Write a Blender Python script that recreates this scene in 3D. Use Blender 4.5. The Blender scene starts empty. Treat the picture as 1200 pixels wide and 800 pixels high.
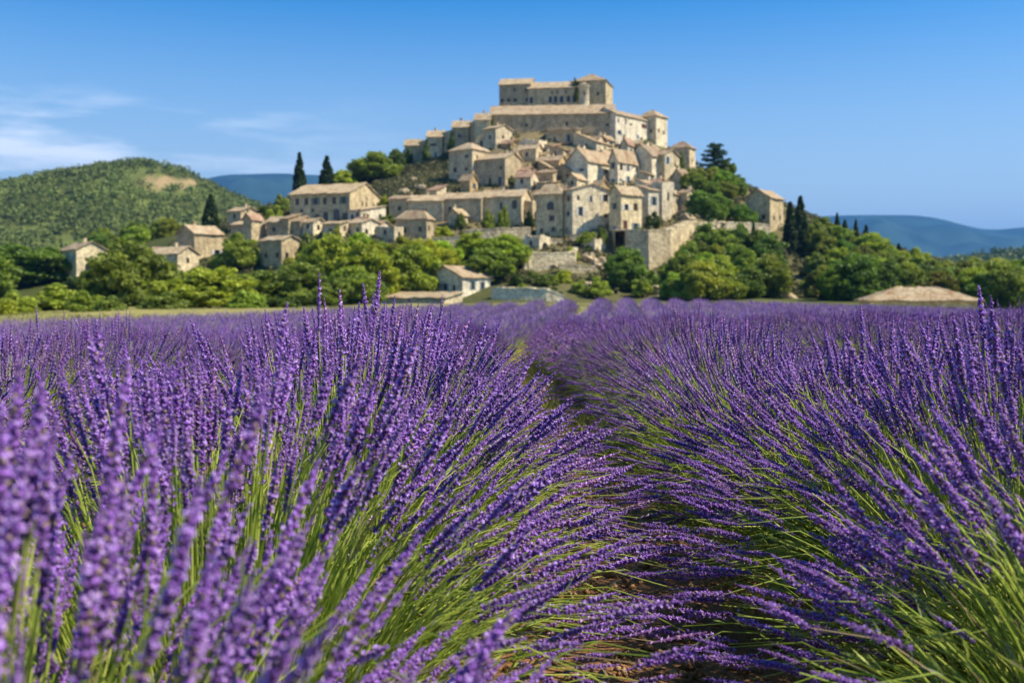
import bpy, math, random
import numpy as np
from mathutils import Vector

rng = np.random.default_rng(7)
random.seed(7)
SC = bpy.context.scene
COL = SC.collection
R = math.radians

# ------------------------------------------------------------------ camera
F, CX, HY, CZ = 1170.0, 600.0, 338.0, 1.0          # focal (px of 1200), centre x, horizon y, camera height
cam_d = bpy.data.cameras.new('camera')
cam = bpy.data.objects.new('camera', cam_d); COL.objects.link(cam)
cam.location = (0, 0, CZ); cam.rotation_euler = (R(90), 0, 0)
cam_d.sensor_width = 36.0; cam_d.lens = 36.0 * F / 1200.0
cam_d.shift_y = -(400 - HY) / 1200.0
cam_d.clip_start = 0.02; cam_d.clip_end = 60000
cam_d.dof.use_dof = True; cam_d.dof.focus_distance = 2.6; cam_d.dof.aperture_fstop = 5.0
SC.camera = cam

# ------------------------------------------------------------------ sun, sky, exposure
SUN_AZ, SUN_EL = R(102), R(50)
w = bpy.data.worlds.new('World'); SC.world = w; w.use_nodes = True
nt = w.node_tree; nt.nodes.clear()
def N(nt, typ, **kw):
    n = nt.nodes.new(typ)
    for k, v in kw.items():
        if k.startswith('i_'):
            n.inputs[k[2:].replace('_', ' ')].default_value = v
        else:
            setattr(n, k, v)
    return n
sky = N(nt, 'ShaderNodeTexSky', sky_type='NISHITA', sun_disc=False, sun_elevation=SUN_EL, sun_rotation=SUN_AZ,
        altitude=400, air_density=1.0, dust_density=0.15, ozone_density=4.0)
tc = N(nt, 'ShaderNodeTexCoord')
sep = N(nt, 'ShaderNodeSeparateXYZ'); nt.links.new(tc.outputs['Generated'], sep.inputs[0])
az = N(nt, 'ShaderNodeMath', operation='ARCTAN2'); nt.links.new(sep.outputs[0], az.inputs[0]); nt.links.new(sep.outputs[1], az.inputs[1])
comb = N(nt, 'ShaderNodeCombineXYZ')
m1 = N(nt, 'ShaderNodeMath', operation='MULTIPLY'); m1.inputs[1].default_value = 5.0; nt.links.new(az.outputs[0], m1.inputs[0])
m2 = N(nt, 'ShaderNodeMath', operation='MULTIPLY'); m2.inputs[1].default_value = 30.0; nt.links.new(sep.outputs[2], m2.inputs[0])
nt.links.new(m1.outputs[0], comb.inputs[0]); nt.links.new(m2.outputs[0], comb.inputs[1])
cn = N(nt, 'ShaderNodeTexNoise'); cn.inputs['Scale'].default_value = 1.0; cn.inputs['Detail'].default_value = 6.0; cn.inputs['Roughness'].default_value = 0.55
cmap = N(nt, 'ShaderNodeMapping'); cmap.inputs['Location'].default_value = (3.1, 1.9, 0.0)
nt.links.new(comb.outputs[0], cmap.inputs[0]); nt.links.new(cmap.outputs[0], cn.inputs['Vector'])
cr = N(nt, 'ShaderNodeMapRange', interpolation_type='SMOOTHSTEP'); cr.inputs['From Min'].default_value = 0.43; cr.inputs['From Max'].default_value = 0.64
nt.links.new(cn.outputs[0], cr.inputs[0])
# clouds keep to the half of the sky away from the sun, in a low band
ca = N(nt, 'ShaderNodeMapRange', interpolation_type='SMOOTHSTEP'); ca.inputs['From Min'].default_value = 0.06; ca.inputs['From Max'].default_value = 0.40
neg = N(nt, 'ShaderNodeMath', operation='MULTIPLY'); neg.inputs[1].default_value = -1.0; nt.links.new(sep.outputs[0], neg.inputs[0]); nt.links.new(neg.outputs[0], ca.inputs[0])
ce = N(nt, 'ShaderNodeMapRange', interpolation_type='SMOOTHSTEP'); ce.inputs['From Min'].default_value = 0.205; ce.inputs['From Max'].default_value = 0.13
nt.links.new(sep.outputs[2], ce.inputs[0])
mm = N(nt, 'ShaderNodeMath', operation='MULTIPLY'); nt.links.new(cr.outputs[0], mm.inputs[0]); nt.links.new(ca.outputs[0], mm.inputs[1])
mm2 = N(nt, 'ShaderNodeMath', operation='MULTIPLY'); nt.links.new(mm.outputs[0], mm2.inputs[0]); nt.links.new(ce.outputs[0], mm2.inputs[1])
cmix = N(nt, 'ShaderNodeMixRGB'); cmix.inputs[2].default_value = (5.0, 5.6, 6.4, 1)
SAT = N(nt, 'ShaderNodeHueSaturation'); SAT.inputs['Saturation'].default_value = 1.42; SAT.inputs['Value'].default_value = 0.78
nt.links.new(mm2.outputs[0], cmix.inputs[0]); nt.links.new(sky.outputs[0], SAT.inputs['Color']); 
hz = N(nt, 'ShaderNodeMapRange'); hz.inputs['From Min'].default_value = 0.29; hz.inputs['From Max'].default_value = 0.0; nt.links.new(sep.outputs[2], hz.inputs[0])
hp = N(nt, 'ShaderNodeMath', operation='POWER'); hp.inputs[1].default_value = 1.25; nt.links.new(hz.outputs[0], hp.inputs[0])
hmix = N(nt, 'ShaderNodeMixRGB'); hmix.inputs[2].default_value = (3.3, 3.85, 4.15, 1); nt.links.new(hp.outputs[0], hmix.inputs[0]); nt.links.new(SAT.outputs[0], hmix.inputs[1])
nt.links.new(hmix.outputs[0], cmix.inputs[1])
bg = N(nt, 'ShaderNodeBackground'); bg.inputs['Strength'].default_value = 0.118
wo = N(nt, 'ShaderNodeOutputWorld'); nt.links.new(cmix.outputs[0], bg.inputs[0]); nt.links.new(bg.outputs[0], wo.inputs[0])

sd = bpy.data.lights.new('sun', 'SUN'); sd.energy = 4.0; sd.angle = R(0.53); sd.color = (1.0, 0.91, 0.74)
sun = bpy.data.objects.new('sun', sd); COL.objects.link(sun)
to_sun = Vector((math.sin(SUN_AZ) * math.cos(SUN_EL), math.cos(SUN_AZ) * math.cos(SUN_EL), math.sin(SUN_EL)))
sun.rotation_euler = to_sun.to_track_quat('Z', 'Y').to_euler(); sun.location = (60, -20, 90)
SC.view_settings.view_transform = 'Standard'; SC.view_settings.look = 'None'
SC.view_settings.exposure = 0.90; SC.view_settings.gamma = 1.0; SC.view_settings.use_curve_mapping = False
SC.render.engine = 'CYCLES'
SC.cycles.use_denoising = True
SC.cycles.max_bounces = 6; SC.cycles.diffuse_bounces = 3; SC.cycles.transmission_bounces = 3; SC.cycles.glossy_bounces = 2
SC.cycles.volume_bounces = 0; SC.cycles.transparent_max_bounces = 4

# ------------------------------------------------------------------ helpers
def at(px, py, D):
    return np.array([(px - CX) / F * D, D, CZ + (HY - py) / F * D])

def mesh_np(name, V, faces, mat=None, col=None, smooth=False):
    """V (n,3), faces: (m,k) array or list of arrays of different k."""
    me = bpy.data.meshes.new(name)
    V = np.asarray(V, np.float32)
    fl = [np.asarray(f, np.int32) for f in (faces if isinstance(faces, list) else [faces]) if len(f)]
    loops = np.concatenate([f.ravel() for f in fl]); tot = np.concatenate([np.full(len(f), f.shape[1], np.int32) for f in fl])
    me.vertices.add(len(V)); me.vertices.foreach_set('co', V.ravel())
    me.loops.add(len(loops)); me.loops.foreach_set('vertex_index', loops)
    me.polygons.add(len(tot)); st = np.concatenate([[0], np.cumsum(tot)[:-1]]).astype(np.int32)
    me.polygons.foreach_set('loop_start', st)
    if smooth: me.polygons.foreach_set('use_smooth', np.ones(len(tot), bool))
    if col is not None:
        a = me.color_attributes.new('Col', 'FLOAT_COLOR', 'POINT')
        c = np.ones((len(V), 4), np.float32); c[:, :3] = col
        a.data.foreach_set('color', c.ravel())
    me.update(calc_edges=True)
    if mat: me.materials.append(mat)
    return me

def link(name, data, parent=None, loc=None, rz=0.0):
    o = bpy.data.objects.new(name, data); COL.objects.link(o)
    if parent: o.parent = parent
    if loc is not None: o.location = loc
    if rz: o.rotation_euler = (0, 0, rz)
    return o

def tag(o, label, cat=None, group=None, kind=None):
    if label: o['label'] = label
    if cat: o['category'] = cat
    if group: o['group'] = group
    if kind: o['kind'] = kind
    return o

class MB:
    def __init__(s): s.v = []; s.f = []
    def quad(s, a, b, c, d):
        n = len(s.v); s.v += [tuple(a), tuple(b), tuple(c), tuple(d)]; s.f.append((n, n+1, n+2, n+3))
    def tri(s, a, b, c):
        n = len(s.v); s.v += [tuple(a), tuple(b), tuple(c)]; s.f.append((n, n+1, n+2))
    def box(s, x0, x1, y0, y1, z0, z1):
        n = len(s.v)
        s.v += [(x0,y0,z0),(x1,y0,z0),(x1,y1,z0),(x0,y1,z0),(x0,y0,z1),(x1,y0,z1),(x1,y1,z1),(x0,y1,z1)]
        for q in ((0,3,2,1),(4,5,6,7),(0,1,5,4),(1,2,6,5),(2,3,7,6),(3,0,4,7)): s.f.append(tuple(n+i for i in q))
    def mesh(s, name, mat, smooth=False):
        me = bpy.data.meshes.new(name); me.from_pydata(s.v, [], s.f); me.update()
        me.materials.append(mat)
        if smooth:
            me.polygons.foreach_set('use_smooth', np.ones(len(me.polygons), bool))
        return me

# ------------------------------------------------------------------ materials
def mat_new(name):
    m = bpy.data.materials.new(name); m.use_nodes = True
    t = m.node_tree; t.nodes.clear()
    out = N(t, 'ShaderNodeOutputMaterial'); p = N(t, 'ShaderNodeBsdfPrincipled'); t.links.new(p.outputs[0], out.inputs[0])
    p.inputs['Specular IOR Level'].default_value = 0.25
    return m, t, p, out

def noise(t, scale, detail=5, rough=0.6, vec=None, coord='Object'):
    n = N(t, 'ShaderNodeTexNoise'); n.inputs['Scale'].default_value = scale; n.inputs['Detail'].default_value = detail; n.inputs['Roughness'].default_value = rough
    if vec is None:
        c = N(t, 'ShaderNodeTexCoord'); vec = c.outputs[coord]
    t.links.new(vec, n.inputs['Vector'])
    return n

def ramp(t, fac, stops):
    r = N(t, 'ShaderNodeValToRGB'); e = r.color_ramp.elements
    while len(e) < len(stops): e.new(0.5)
    for el, (p, c) in zip(e, stops):
        el.position = p; el.color = (*c, 1) if len(c) == 3 else c
    t.links.new(fac, r.inputs[0]); return r

def mixc(t, fac, a, b, mode='MIX'):
    m = N(t, 'ShaderNodeMixRGB', blend_type=mode)
    for i, x in ((0, fac), (1, a), (2, b)):
        if hasattr(x, 'node'): t.links.new(x, m.inputs[i])
        else: m.inputs[i].default_value = x if i == 0 else ((*x, 1) if len(x) == 3 else x)
    return m.outputs[0]

def bump(t, p, h, dist=0.05, strength=0.6):
    b = N(t, 'ShaderNodeBump'); b.inputs['Distance'].default_value = dist; b.inputs['Strength'].default_value = strength
    t.links.new(h, b.inputs['Height']); t.links.new(b.outputs[0], p.inputs['Normal'])

def leaf_mat(name, use_col=True, base=(.1,.15,.03), trans=0.35, vary=0.25, rough=0.55, spec=0.25, objcol=False, tint=(1,1,1)):
    m, t, p, out = mat_new(name)
    p.inputs['Roughness'].default_value = rough; p.inputs['Specular IOR Level'].default_value = spec
    if use_col:
        a = N(t, 'ShaderNodeVertexColor', layer_name='Col'); c = a.outputs[0]
    else:
        c = mixc(t, 0.0, base, base)
    oi = N(t, 'ShaderNodeObjectInfo')
    if objcol: c = mixc(t, 1.0, c, oi.outputs['Color'], 'MULTIPLY')
    hs = N(t, 'ShaderNodeHueSaturation'); t.links.new(c, hs.inputs['Color'])
    mr = N(t, 'ShaderNodeMapRange'); mr.inputs['To Min'].default_value = 1 - vary; mr.inputs['To Max'].default_value = 1 + vary
    t.links.new(oi.outputs['Random'], mr.inputs[0]); t.links.new(mr.outputs[0], hs.inputs['Value'])
    c = hs.outputs[0]
    t.links.new(c, p.inputs['Base Color'])
    tr = N(t, 'ShaderNodeBsdfTranslucent'); c2 = mixc(t, 1.0, c, tint, 'MULTIPLY'); t.links.new(c2, tr.inputs[0])
    mx = N(t, 'ShaderNodeMixShader'); mx.inputs[0].default_value = trans
    t.links.new(p.outputs[0], mx.inputs[1]); t.links.new(tr.outputs[0], mx.inputs[2]); t.links.new(mx.outputs[0], out.inputs[0])
    return m

M = {}
M['flower'] = leaf_mat('lavender_flower', trans=0.25, vary=0.12, rough=0.6, spec=0.2)
M['stem'] = leaf_mat('lavender_stem', trans=0.42, vary=0.08, rough=0.5, spec=0.3)
M['leaf'] = leaf_mat('tree_foliage', trans=0.38, vary=0.16, rough=0.5, spec=0.3, objcol=True, tint=(1.1,1.15,.6))
M['grass'] = leaf_mat('dry_grass', trans=0.35, vary=0.0, rough=0.6)
M['scrub'] = leaf_mat('scrub_foliage', trans=0.2, vary=0.0, rough=0.6)

def stone_mat(name, scale=1.0):
    m, t, p, out = mat_new(name)
    p.inputs['Roughness'].default_value = 0.9; p.inputs['Specular IOR Level'].default_value = 0.1
    oi = N(t, 'ShaderNodeObjectInfo')
    n1 = noise(t, 0.55*scale, 7, 0.72); n2 = noise(t, 2.2*scale, 4, 0.7)
    v = N(t, 'ShaderNodeTexVoronoi'); v.inputs['Scale'].default_value = 2.6*scale; v.feature = 'F1'
    tcn = N(t, 'ShaderNodeTexCoord'); mp = N(t, 'ShaderNodeMapping'); mp.inputs['Scale'].default_value = (1, 1, 1.7)
    t.links.new(tcn.outputs['Object'], mp.inputs[0]); t.links.new(mp.outputs[0], v.inputs['Vector'])
    r1 = ramp(t, n1.outputs[0], [(0.34, (0.62, 0.60, 0.58)), (0.5, (1.05, 1.04, 1.02)), (0.66, (1.32, 1.30, 1.24))])
    r2 = ramp(t, n2.outputs[0], [(0.3, (0.84, 0.83, 0.81)), (0.6, (1.12, 1.12, 1.12))])
    sepc = N(t, 'ShaderNodeSeparateColor'); t.links.new(v.outputs['Color'], sepc.inputs[0])
    r3 = ramp(t, sepc.outputs[0], [(0.0, (0.82, 0.80, 0.78)), (1.0, (1.2, 1.18, 1.14))])
    # rain streaks running down the wall
    mp2 = N(t, 'ShaderNodeMapping'); mp2.inputs['Scale'].default_value = (0.9, 0.9, 0.10); t.links.new(tcn.outputs['Object'], mp2.inputs[0])
    n3 = noise(t, 1.0, 4, 0.6, mp2.outputs[0]); r4 = ramp(t, n3.outputs[0], [(0.34, (0.68, 0.67, 0.65)), (0.5, (1.03, 1.03, 1.03))])
    c = mixc(t, 1.0, oi.outputs['Color'], r1.outputs[0], 'MULTIPLY'); c = mixc(t, 1.0, c, r2.outputs[0], 'MULTIPLY')
    c = mixc(t, 1.0, c, r3.outputs[0], 'MULTIPLY'); c = mixc(t, 0.8, c, r4.outputs[0], 'MULTIPLY')
    t.links.new(c, p.inputs['Base Color'])
    bump(t, p, v.outputs['Distance'], 0.12, 0.7)
    return m
M['stone'] = stone_mat('village_stone')
M['rubble'] = stone_mat('dry_stone', 0.8)

def roof_mat():
    m, t, p, out = mat_new('clay_tile'); p.inputs['Roughness'].default_value = 0.85; p.inputs['Specular IOR Level'].default_value = 0.15
    oi = N(t, 'ShaderNodeObjectInfo')
    n1 = noise(t, 0.6, 5, 0.7); n2 = noise(t, 4.0, 3, 0.7)
    r1 = ramp(t, n1.outputs[0], [(0.32, (0.72, 0.52, 0.42)), (0.5, (1.05, 1.02, 0.98)), (0.68, (1.22, 1.26, 1.3))])
    r2 = ramp(t, n2.outputs[0], [(0.36, (0.5, 0.47, 0.44)), (0.60, (1.25, 1.22, 1.18))])
    c = mixc(t, 1.0, oi.outputs['Color'], r1.outputs[0], 'MULTIPLY'); c = mixc(t, 1.0, c, r2.outputs[0], 'MULTIPLY')
    t.links.new(c, p.inputs['Base Color']); bump(t, p, n2.outputs[0], 0.1, 0.6)
    return m
M['roof'] = roof_mat()

def plain(name, col, rough=0.6, spec=0.3, vary=0.25):
    m, t, p, out = mat_new(name); p.inputs['Roughness'].default_value = rough; p.inputs['Specular IOR Level'].default_value = spec
    n = noise(t, 3.0, 4); r = ramp(t, n.outputs[0], [(0.3, tuple(c*(1-vary) for c in col)), (0.7, tuple(c*(1+vary) for c in col))])
    t.links.new(r.outputs[0], p.inputs['Base Color']); return m
M['pane'] = plain('window_glass', (0.022, 0.024, 0.03), 0.12, 0.5)
M['dark'] = plain('dark_opening', (0.03, 0.026, 0.022), 0.9, 0.1)
M['shut_blue'] = plain('blue_grey_shutter', (0.20, 0.27, 0.30))
M['shut_green'] = plain('green_shutter', (0.16, 0.22, 0.19))
M['shut_wood'] = plain('wood_shutter', (0.17, 0.12, 0.08))
M['shut_pale'] = plain('pale_blue_shutter', (0.40, 0.48, 0.52)); M['shut_white'] = plain('white_shutter', (0.62, 0.60, 0.54)); M['shut_red'] = plain('faded_red_shutter', (0.30, 0.13, 0.09))
M['bark'] = plain('bark', (0.09, 0.07, 0.05), 0.9, 0.1)

def attr_ground(name, coord='Object'):
    """colour from the Col attribute (what grows or lies there) with noise."""
    m, t, p, out = mat_new(name); p.inputs['Roughness'].default_value = 0.95; p.inputs['Specular IOR Level'].default_value = 0.05
    a = N(t, 'ShaderNodeVertexColor', layer_name='Col')
    n1 = noise(t, 0.05, 8, 0.75); n2 = noise(t, 1.3, 6, 0.7); n3 = noise(t, 22.0, 4, 0.7)
    r1 = ramp(t, n1.outputs[0], [(0.3, (0.7, 0.75, 0.7)), (0.6, (1.12, 1.08, 1.0))])
    r2 = ramp(t, n2.outputs[0], [(0.3, (0.62, 0.62, 0.60)), (0.65, (1.18, 1.14, 1.1))])
    r3 = ramp(t, n3.outputs[0], [(0.3, (0.6, 0.58, 0.56)), (0.7, (1.3, 1.28, 1.25))])
    c = mixc(t, 1.0, a.outputs[0], r1.outputs[0], 'MULTIPLY'); c = mixc(t, 1.0, c, r2.outputs[0], 'MULTIPLY'); c = mixc(t, 1.0, c, r3.outputs[0], 'MULTIPLY')
    t.links.new(c, p.inputs['Base Color']); bump(t, p, n3.outputs[0], 0.03, 0.7)
    return m
M['ground'] = attr_ground('ground')
M['hill'] = attr_ground('hill_forest_floor')

# ------------------------------------------------------------------ terrain
def path_x(y):
    """x of the footpath's centre line: rows run off slightly to one side, then bend on the far slope."""
    y = np.asarray(y, float)
    t = np.clip(y - 15, 0, 24)
    return 0.34 - 0.020 * y + 0.0045 * t**2 + np.clip(y - 39, 0, None) * 0.13

def DM(py):
    return float(np.interp(py, [88,125,150,175,200,218,245,270,300,330,352], [292,286,270,254,240,227,210,197,182,172,163]))

CTRL = []                     # (x, y, z) terrain control points
def ctl(px, py, D): CTRL.append(tuple(at(px, py, D)))
def fall(y): return float(np.interp(y, [-10, 2.5, 5, 8, 14, 24, 33, 45, 58, 70], [0, 0, -.05, -.18, -.48, -.85, -1.0, -.8, -.45, -.6]))
for x in (-3.0, 0.0, 3.0):
    for y in (-10, -2, 2.5, 5, 8, 14, 24, 33): CTRL.append((x, y, fall(y)*(1.0 if x == 0 else 0.62 if x > 0 else 0.8) - 0.03*max(0, -x-0.5)))
CTRL += [(2.5,45,-0.82),(5.0,58,-0.42),(10,58,-0.5),
         (-6,12,-0.6),(-9,8,-0.65),(-10,25,-1.1),(-7,33,-1.15),(-20,38,-1.6),(-14,48,-1.1),(-22,60,-1.0),(-35,60,-1.0),(-5,60,-0.7),
         (-12,0,-0.8),(-30,10,-1.8),(8,10,-0.15),(8,22,-0.5),(12,12,-0.25),(9,34,-0.8),(16,30,-0.7),(14,45,-0.75),(26,45,-0.95),(30,55,-1.2),(22,20,-0.8),(40,20,-1.4),(20,0,-0.4),
         (35,95,-3.8),(42,100,-4.1),(50,100,-4.3),(42,75,-2.5),(-10,90,-0.8),(10,90,-0.8),(0,120,-1.0),(-40,100,-1.2),(30,130,-1.0),(60,140,-2)]
# slopes of the village hill where no house gives the height
for p in [(460,240,222),(450,225,235),(470,200,268),(500,196,266),(530,200,258),(480,290,190),(560,300,183),(600,325,172),(640,330,170),(690,345,166),
          (700,312,180),(745,336,184),(775,330,184),(805,322,188),(770,345,168),(640,332,174),(845,300,193),(880,300,194),(830,330,178),(900,340,176),(980,345,176),(815,255,205),(815,225,226),(830,205,240),(850,207,245),(870,225,238),(890,250,215),
          (925,285,205),(900,302,194),(950,262,225),(985,280,222),(1010,293,218),(1050,305,214),(1090,318,210),(1150,330,208),(1210,334,208),
          (1000,325,190),(1080,340,185),(1180,350,180),(1000,350,150),(1100,356,150),
          (400,300,188),(400,335,172),(450,340,168),(340,330,172),(300,345,170),(240,320,190),(180,335,186),(100,335,186),(40,340,180),(-40,340,180),
          (230,290,215),(280,262,232),(330,245,236),(400,230,240),(360,225,260),(440,212,262),(300,250,262),(200,285,270),(100,310,270),(20,325,270),(-60,330,260)]:
    ctl(*p)
# the back of the hill
CTRL += [(-40,320,20),(-60,360,8),(0,340,30),(20,320,46),(45,330,36),(60,310,30),(80,290,18),(100,300,8),(120,260,4),(30,380,8),(90,380,0),(-20,420,0),(-120,340,4),(-160,260,0),(150,220,0),
         (180,300,-4),(200,420,-8),(-200,420,0),(0,520,0),(300,520,-8),(-300,520,0),(-250,150,-2),(250,150,-4),(-120,60,-3),(120,60,-4),(-300,0,-4),(300,0,-4),(0,-200,0),(-120,-60,-1.5),(120,-60,-1)]
HOUSES = []                   # filled below, their base corners become control points as well

# ------------------------------------------------------------------ the buildings of the village, listed
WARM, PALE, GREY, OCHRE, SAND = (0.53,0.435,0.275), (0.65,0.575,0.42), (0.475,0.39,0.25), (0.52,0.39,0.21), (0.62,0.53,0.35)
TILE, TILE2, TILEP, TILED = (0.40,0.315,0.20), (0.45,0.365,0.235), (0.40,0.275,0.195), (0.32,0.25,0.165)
def H(label, pl, pc, pr, base, eave, a=35, roof='gr', rise=None, wall=WARM, tile=TILE, D=None, win=None, name='stone_house', cat='house', found=6.0, grp=None, wseed=None, WR=None, WL=None, ctlp=True, chim=0, over=0.35):
    HOUSES.append(dict(label=label, pl=pl, pc=pc, pr=pr, base=base, eave=eave, a=a, roof=roof, rise=rise, wall=wall, tile=tile, D=D or DM(base), win=win, name=name, cat=cat, found=found, grp=grp, WR=WR, WL=WL, chim=chim, over=over))
    if ctlp: ctl(pc, base, (D or DM(base)))

# castle and upper tier
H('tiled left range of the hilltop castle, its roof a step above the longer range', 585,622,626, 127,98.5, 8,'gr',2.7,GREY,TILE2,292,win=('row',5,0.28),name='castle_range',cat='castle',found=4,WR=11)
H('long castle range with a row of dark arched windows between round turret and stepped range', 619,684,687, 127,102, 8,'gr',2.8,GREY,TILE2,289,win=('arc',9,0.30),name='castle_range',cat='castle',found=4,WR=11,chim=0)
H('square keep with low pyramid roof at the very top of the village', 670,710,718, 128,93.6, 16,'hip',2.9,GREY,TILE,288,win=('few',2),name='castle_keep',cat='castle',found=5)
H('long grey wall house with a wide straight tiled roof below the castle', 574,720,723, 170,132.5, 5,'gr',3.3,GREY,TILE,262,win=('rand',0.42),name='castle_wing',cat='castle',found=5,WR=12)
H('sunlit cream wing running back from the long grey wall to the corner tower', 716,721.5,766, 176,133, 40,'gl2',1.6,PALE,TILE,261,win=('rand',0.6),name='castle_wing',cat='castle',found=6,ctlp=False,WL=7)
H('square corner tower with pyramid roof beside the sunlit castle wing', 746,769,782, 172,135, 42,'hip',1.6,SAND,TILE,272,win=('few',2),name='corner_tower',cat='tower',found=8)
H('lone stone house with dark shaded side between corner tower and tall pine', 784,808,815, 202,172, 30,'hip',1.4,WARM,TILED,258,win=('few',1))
for i,(pl,pc,b,e,D) in enumerate([(474,491,192,170,279),(500,518,188,160,273),(530,549,182,148.5,267),(556,574,176,140,262)]):
    H(['lowest house of the curved rampart, ending beside round green trees','low rampart house second up from the round green trees','rampart house with small windows, third up from the round green trees','highest house of the curved rampart, touching the long grey wall'][i],
      pl,pc,pc+2.5, b,e, 8,'gr',1.6,(GREY,WARM,GREY,WARM)[i],TILE2,D,win=('rand',0.6),name='rampart_house',found=6,WR=5,ctlp=False)
# second line below the castle
H('small square house with bright sunlit end just below the rampart', 566,581,600, 172,150, 40,'gr',1.0,SAND,TILE2,256,win=('few',1))
H('half ruined house with broken pale roof under the long grey wall', 640,676,684, 170,152, 12,'shed',1.2,GREY,TILE,255,win=('rand',0.5),WR=7)
H('narrow lean-to house with roof falling towards the sunlit castle wing', 672,699,718, 178,166, 32,'shedr',2.4,PALE,TILE,250,win=('few',1))
H('tall narrow tower house with hip roof above the shrubby slope', 526,553.5,573, 219,174, 38,'hip',1.5,WARM,TILE2,234,win=('rand',0.75))
H('two storey house with sunlit gable next to the tall narrow tower house', 556,592,612, 220,185, 34,'gr',1.3,WARM,TILE2,230,win=('rand',0.6))
H('low house with pinkish tiled roof between two shaded walls', 603,622,631, 222,207, 25,'gr',1.2,PALE,TILEP,226,win=('few',1))
H('little house with dark doorway under the half ruined house', 606,628,636, 190,174, 28,'gr',1.0,SAND,TILE2,246,win=('few',1))
H('low ochre house with ragged tiled roof amid the upper lanes', 630,655,664, 200,188, 22,'gr',1.2,OCHRE,TILE,240,win=('rand',0.5))
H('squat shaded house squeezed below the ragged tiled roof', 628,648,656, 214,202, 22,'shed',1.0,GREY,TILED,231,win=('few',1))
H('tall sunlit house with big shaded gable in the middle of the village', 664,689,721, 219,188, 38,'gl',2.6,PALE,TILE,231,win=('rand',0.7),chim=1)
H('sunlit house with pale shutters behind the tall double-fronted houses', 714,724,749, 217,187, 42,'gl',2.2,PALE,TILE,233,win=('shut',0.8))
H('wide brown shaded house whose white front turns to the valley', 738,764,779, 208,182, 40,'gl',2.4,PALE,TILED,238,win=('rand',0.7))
H('cream house with little balcony next to the wide brown shaded house', 770,779,796, 212,181, 42,'gr',1.2,SAND,TILE,239,win=('rand',0.7))
H('small roof house tucked behind the big cream facade', 664,676,686, 221,209, 36,'gl',1.0,SAND,TILE2,222,win=('few',1))
# infill between the lanes
H('small brown house wedged behind the sunlit gable house', 584,603,612, 199,182, 30,'gr',1.1,WARM,TILE,243,win=('few',1))
H('ruined cottage with low ragged walls against the long grey wall', 608,631,641, 180,166, 26,'flat',0.9,SAND,TILE,250,win=('few',2))
H('lean-to with patched roof above the low ochre house', 638,660,669, 187,175, 30,'shedr',1.3,GREY,TILE2,247,win=('few',1))
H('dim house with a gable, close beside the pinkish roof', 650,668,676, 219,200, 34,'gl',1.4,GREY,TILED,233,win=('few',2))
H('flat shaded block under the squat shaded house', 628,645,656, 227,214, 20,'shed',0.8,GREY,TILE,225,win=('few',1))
H('upper roof house between the two tall sunlit houses', 698,712,730, 200,183, 40,'gl',1.4,PALE,TILE,245,win=('rand',0.6))
H('small house with a sagging roof under the corner tower', 742,757,770, 196,180, 42,'gr',1.0,SAND,TILE,248,win=('few',1))
H('little shaded house at the village edge below the lone stone house', 786,797,808, 226,207, 40,'gl',1.0,WARM,TILED,233,win=('few',1))
H('narrow cream house stacked under the wide brown shaded house', 744,755,768, 246,214, 46,'shedr',1.0,PALE,TILE,222,win=('rand',0.7))
H('ragged pale ruin next to the broken white house front', 779,788,799, 250,226, 46,'flat',1.2,SAND,TILE,218,win=('few',1))
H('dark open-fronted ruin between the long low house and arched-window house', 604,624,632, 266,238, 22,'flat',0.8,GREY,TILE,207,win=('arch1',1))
H('ruined stone vault sunk in the slope below the dark open-fronted ruin', 612,632,645, 296,280, 34,'flat',1.0,SAND,TILE,189,win=('arch1',1))
H('broken stone shelter below the big cream facade', 684,697,710, 296,284, 40,'flat',1.1,SAND,TILE,189,win=('few',1))
H('small roofed store beside the crumbled-tile house', 352,367,381, 276,260, 34,'gr',0.8,SAND,TILE2,199,win=('few',1))
H('low pale store squeezed between annex and hipped house', 430,444,458, 276,263, 38,'gr',0.8,PALE,TILE2,199,win=('few',1))
H('low house with tumbled roof between layered-roof house and flat roofed house', 240,256,270, 300,284, 36,'gr',1.0,SAND,TILE2,206,win=('few',1))
# front line of tall houses
H('narrow beige house with an arched dark window and two small ones below', 628,659,664, 276,226, 18,'hip',1.9,WARM,TILE2,200,win='arched')
H('big cream facade house with small shutters in the front line', 660,671,716, 275,222, 62,'gr',1.3,PALE,TILE2,198,win=('shut',0.75))
H('tall ochre-sided house with white corner front over the big stone bastion', 714,728,752, 274,226, 48,'gl',1.6,SAND,TILE2,196,win=('shut',0.7))
H('tall thin pale house with stepped front above the bastion', 742,760,772, 268,222, 42,'shedr',1.2,PALE,TILE,205,win=('rand',0.7))
H('broken white house front with green creeper at the edge of the village', 764,776,790, 262,214, 46,'flat',0.4,PALE,TILE,212,win=('rand',0.6))
H('small terrace house with flat top below the cream balcony house', 757,772,784, 240,218, 44,'shed',0.8,SAND,TILE,220,win=('few',2))
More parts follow.
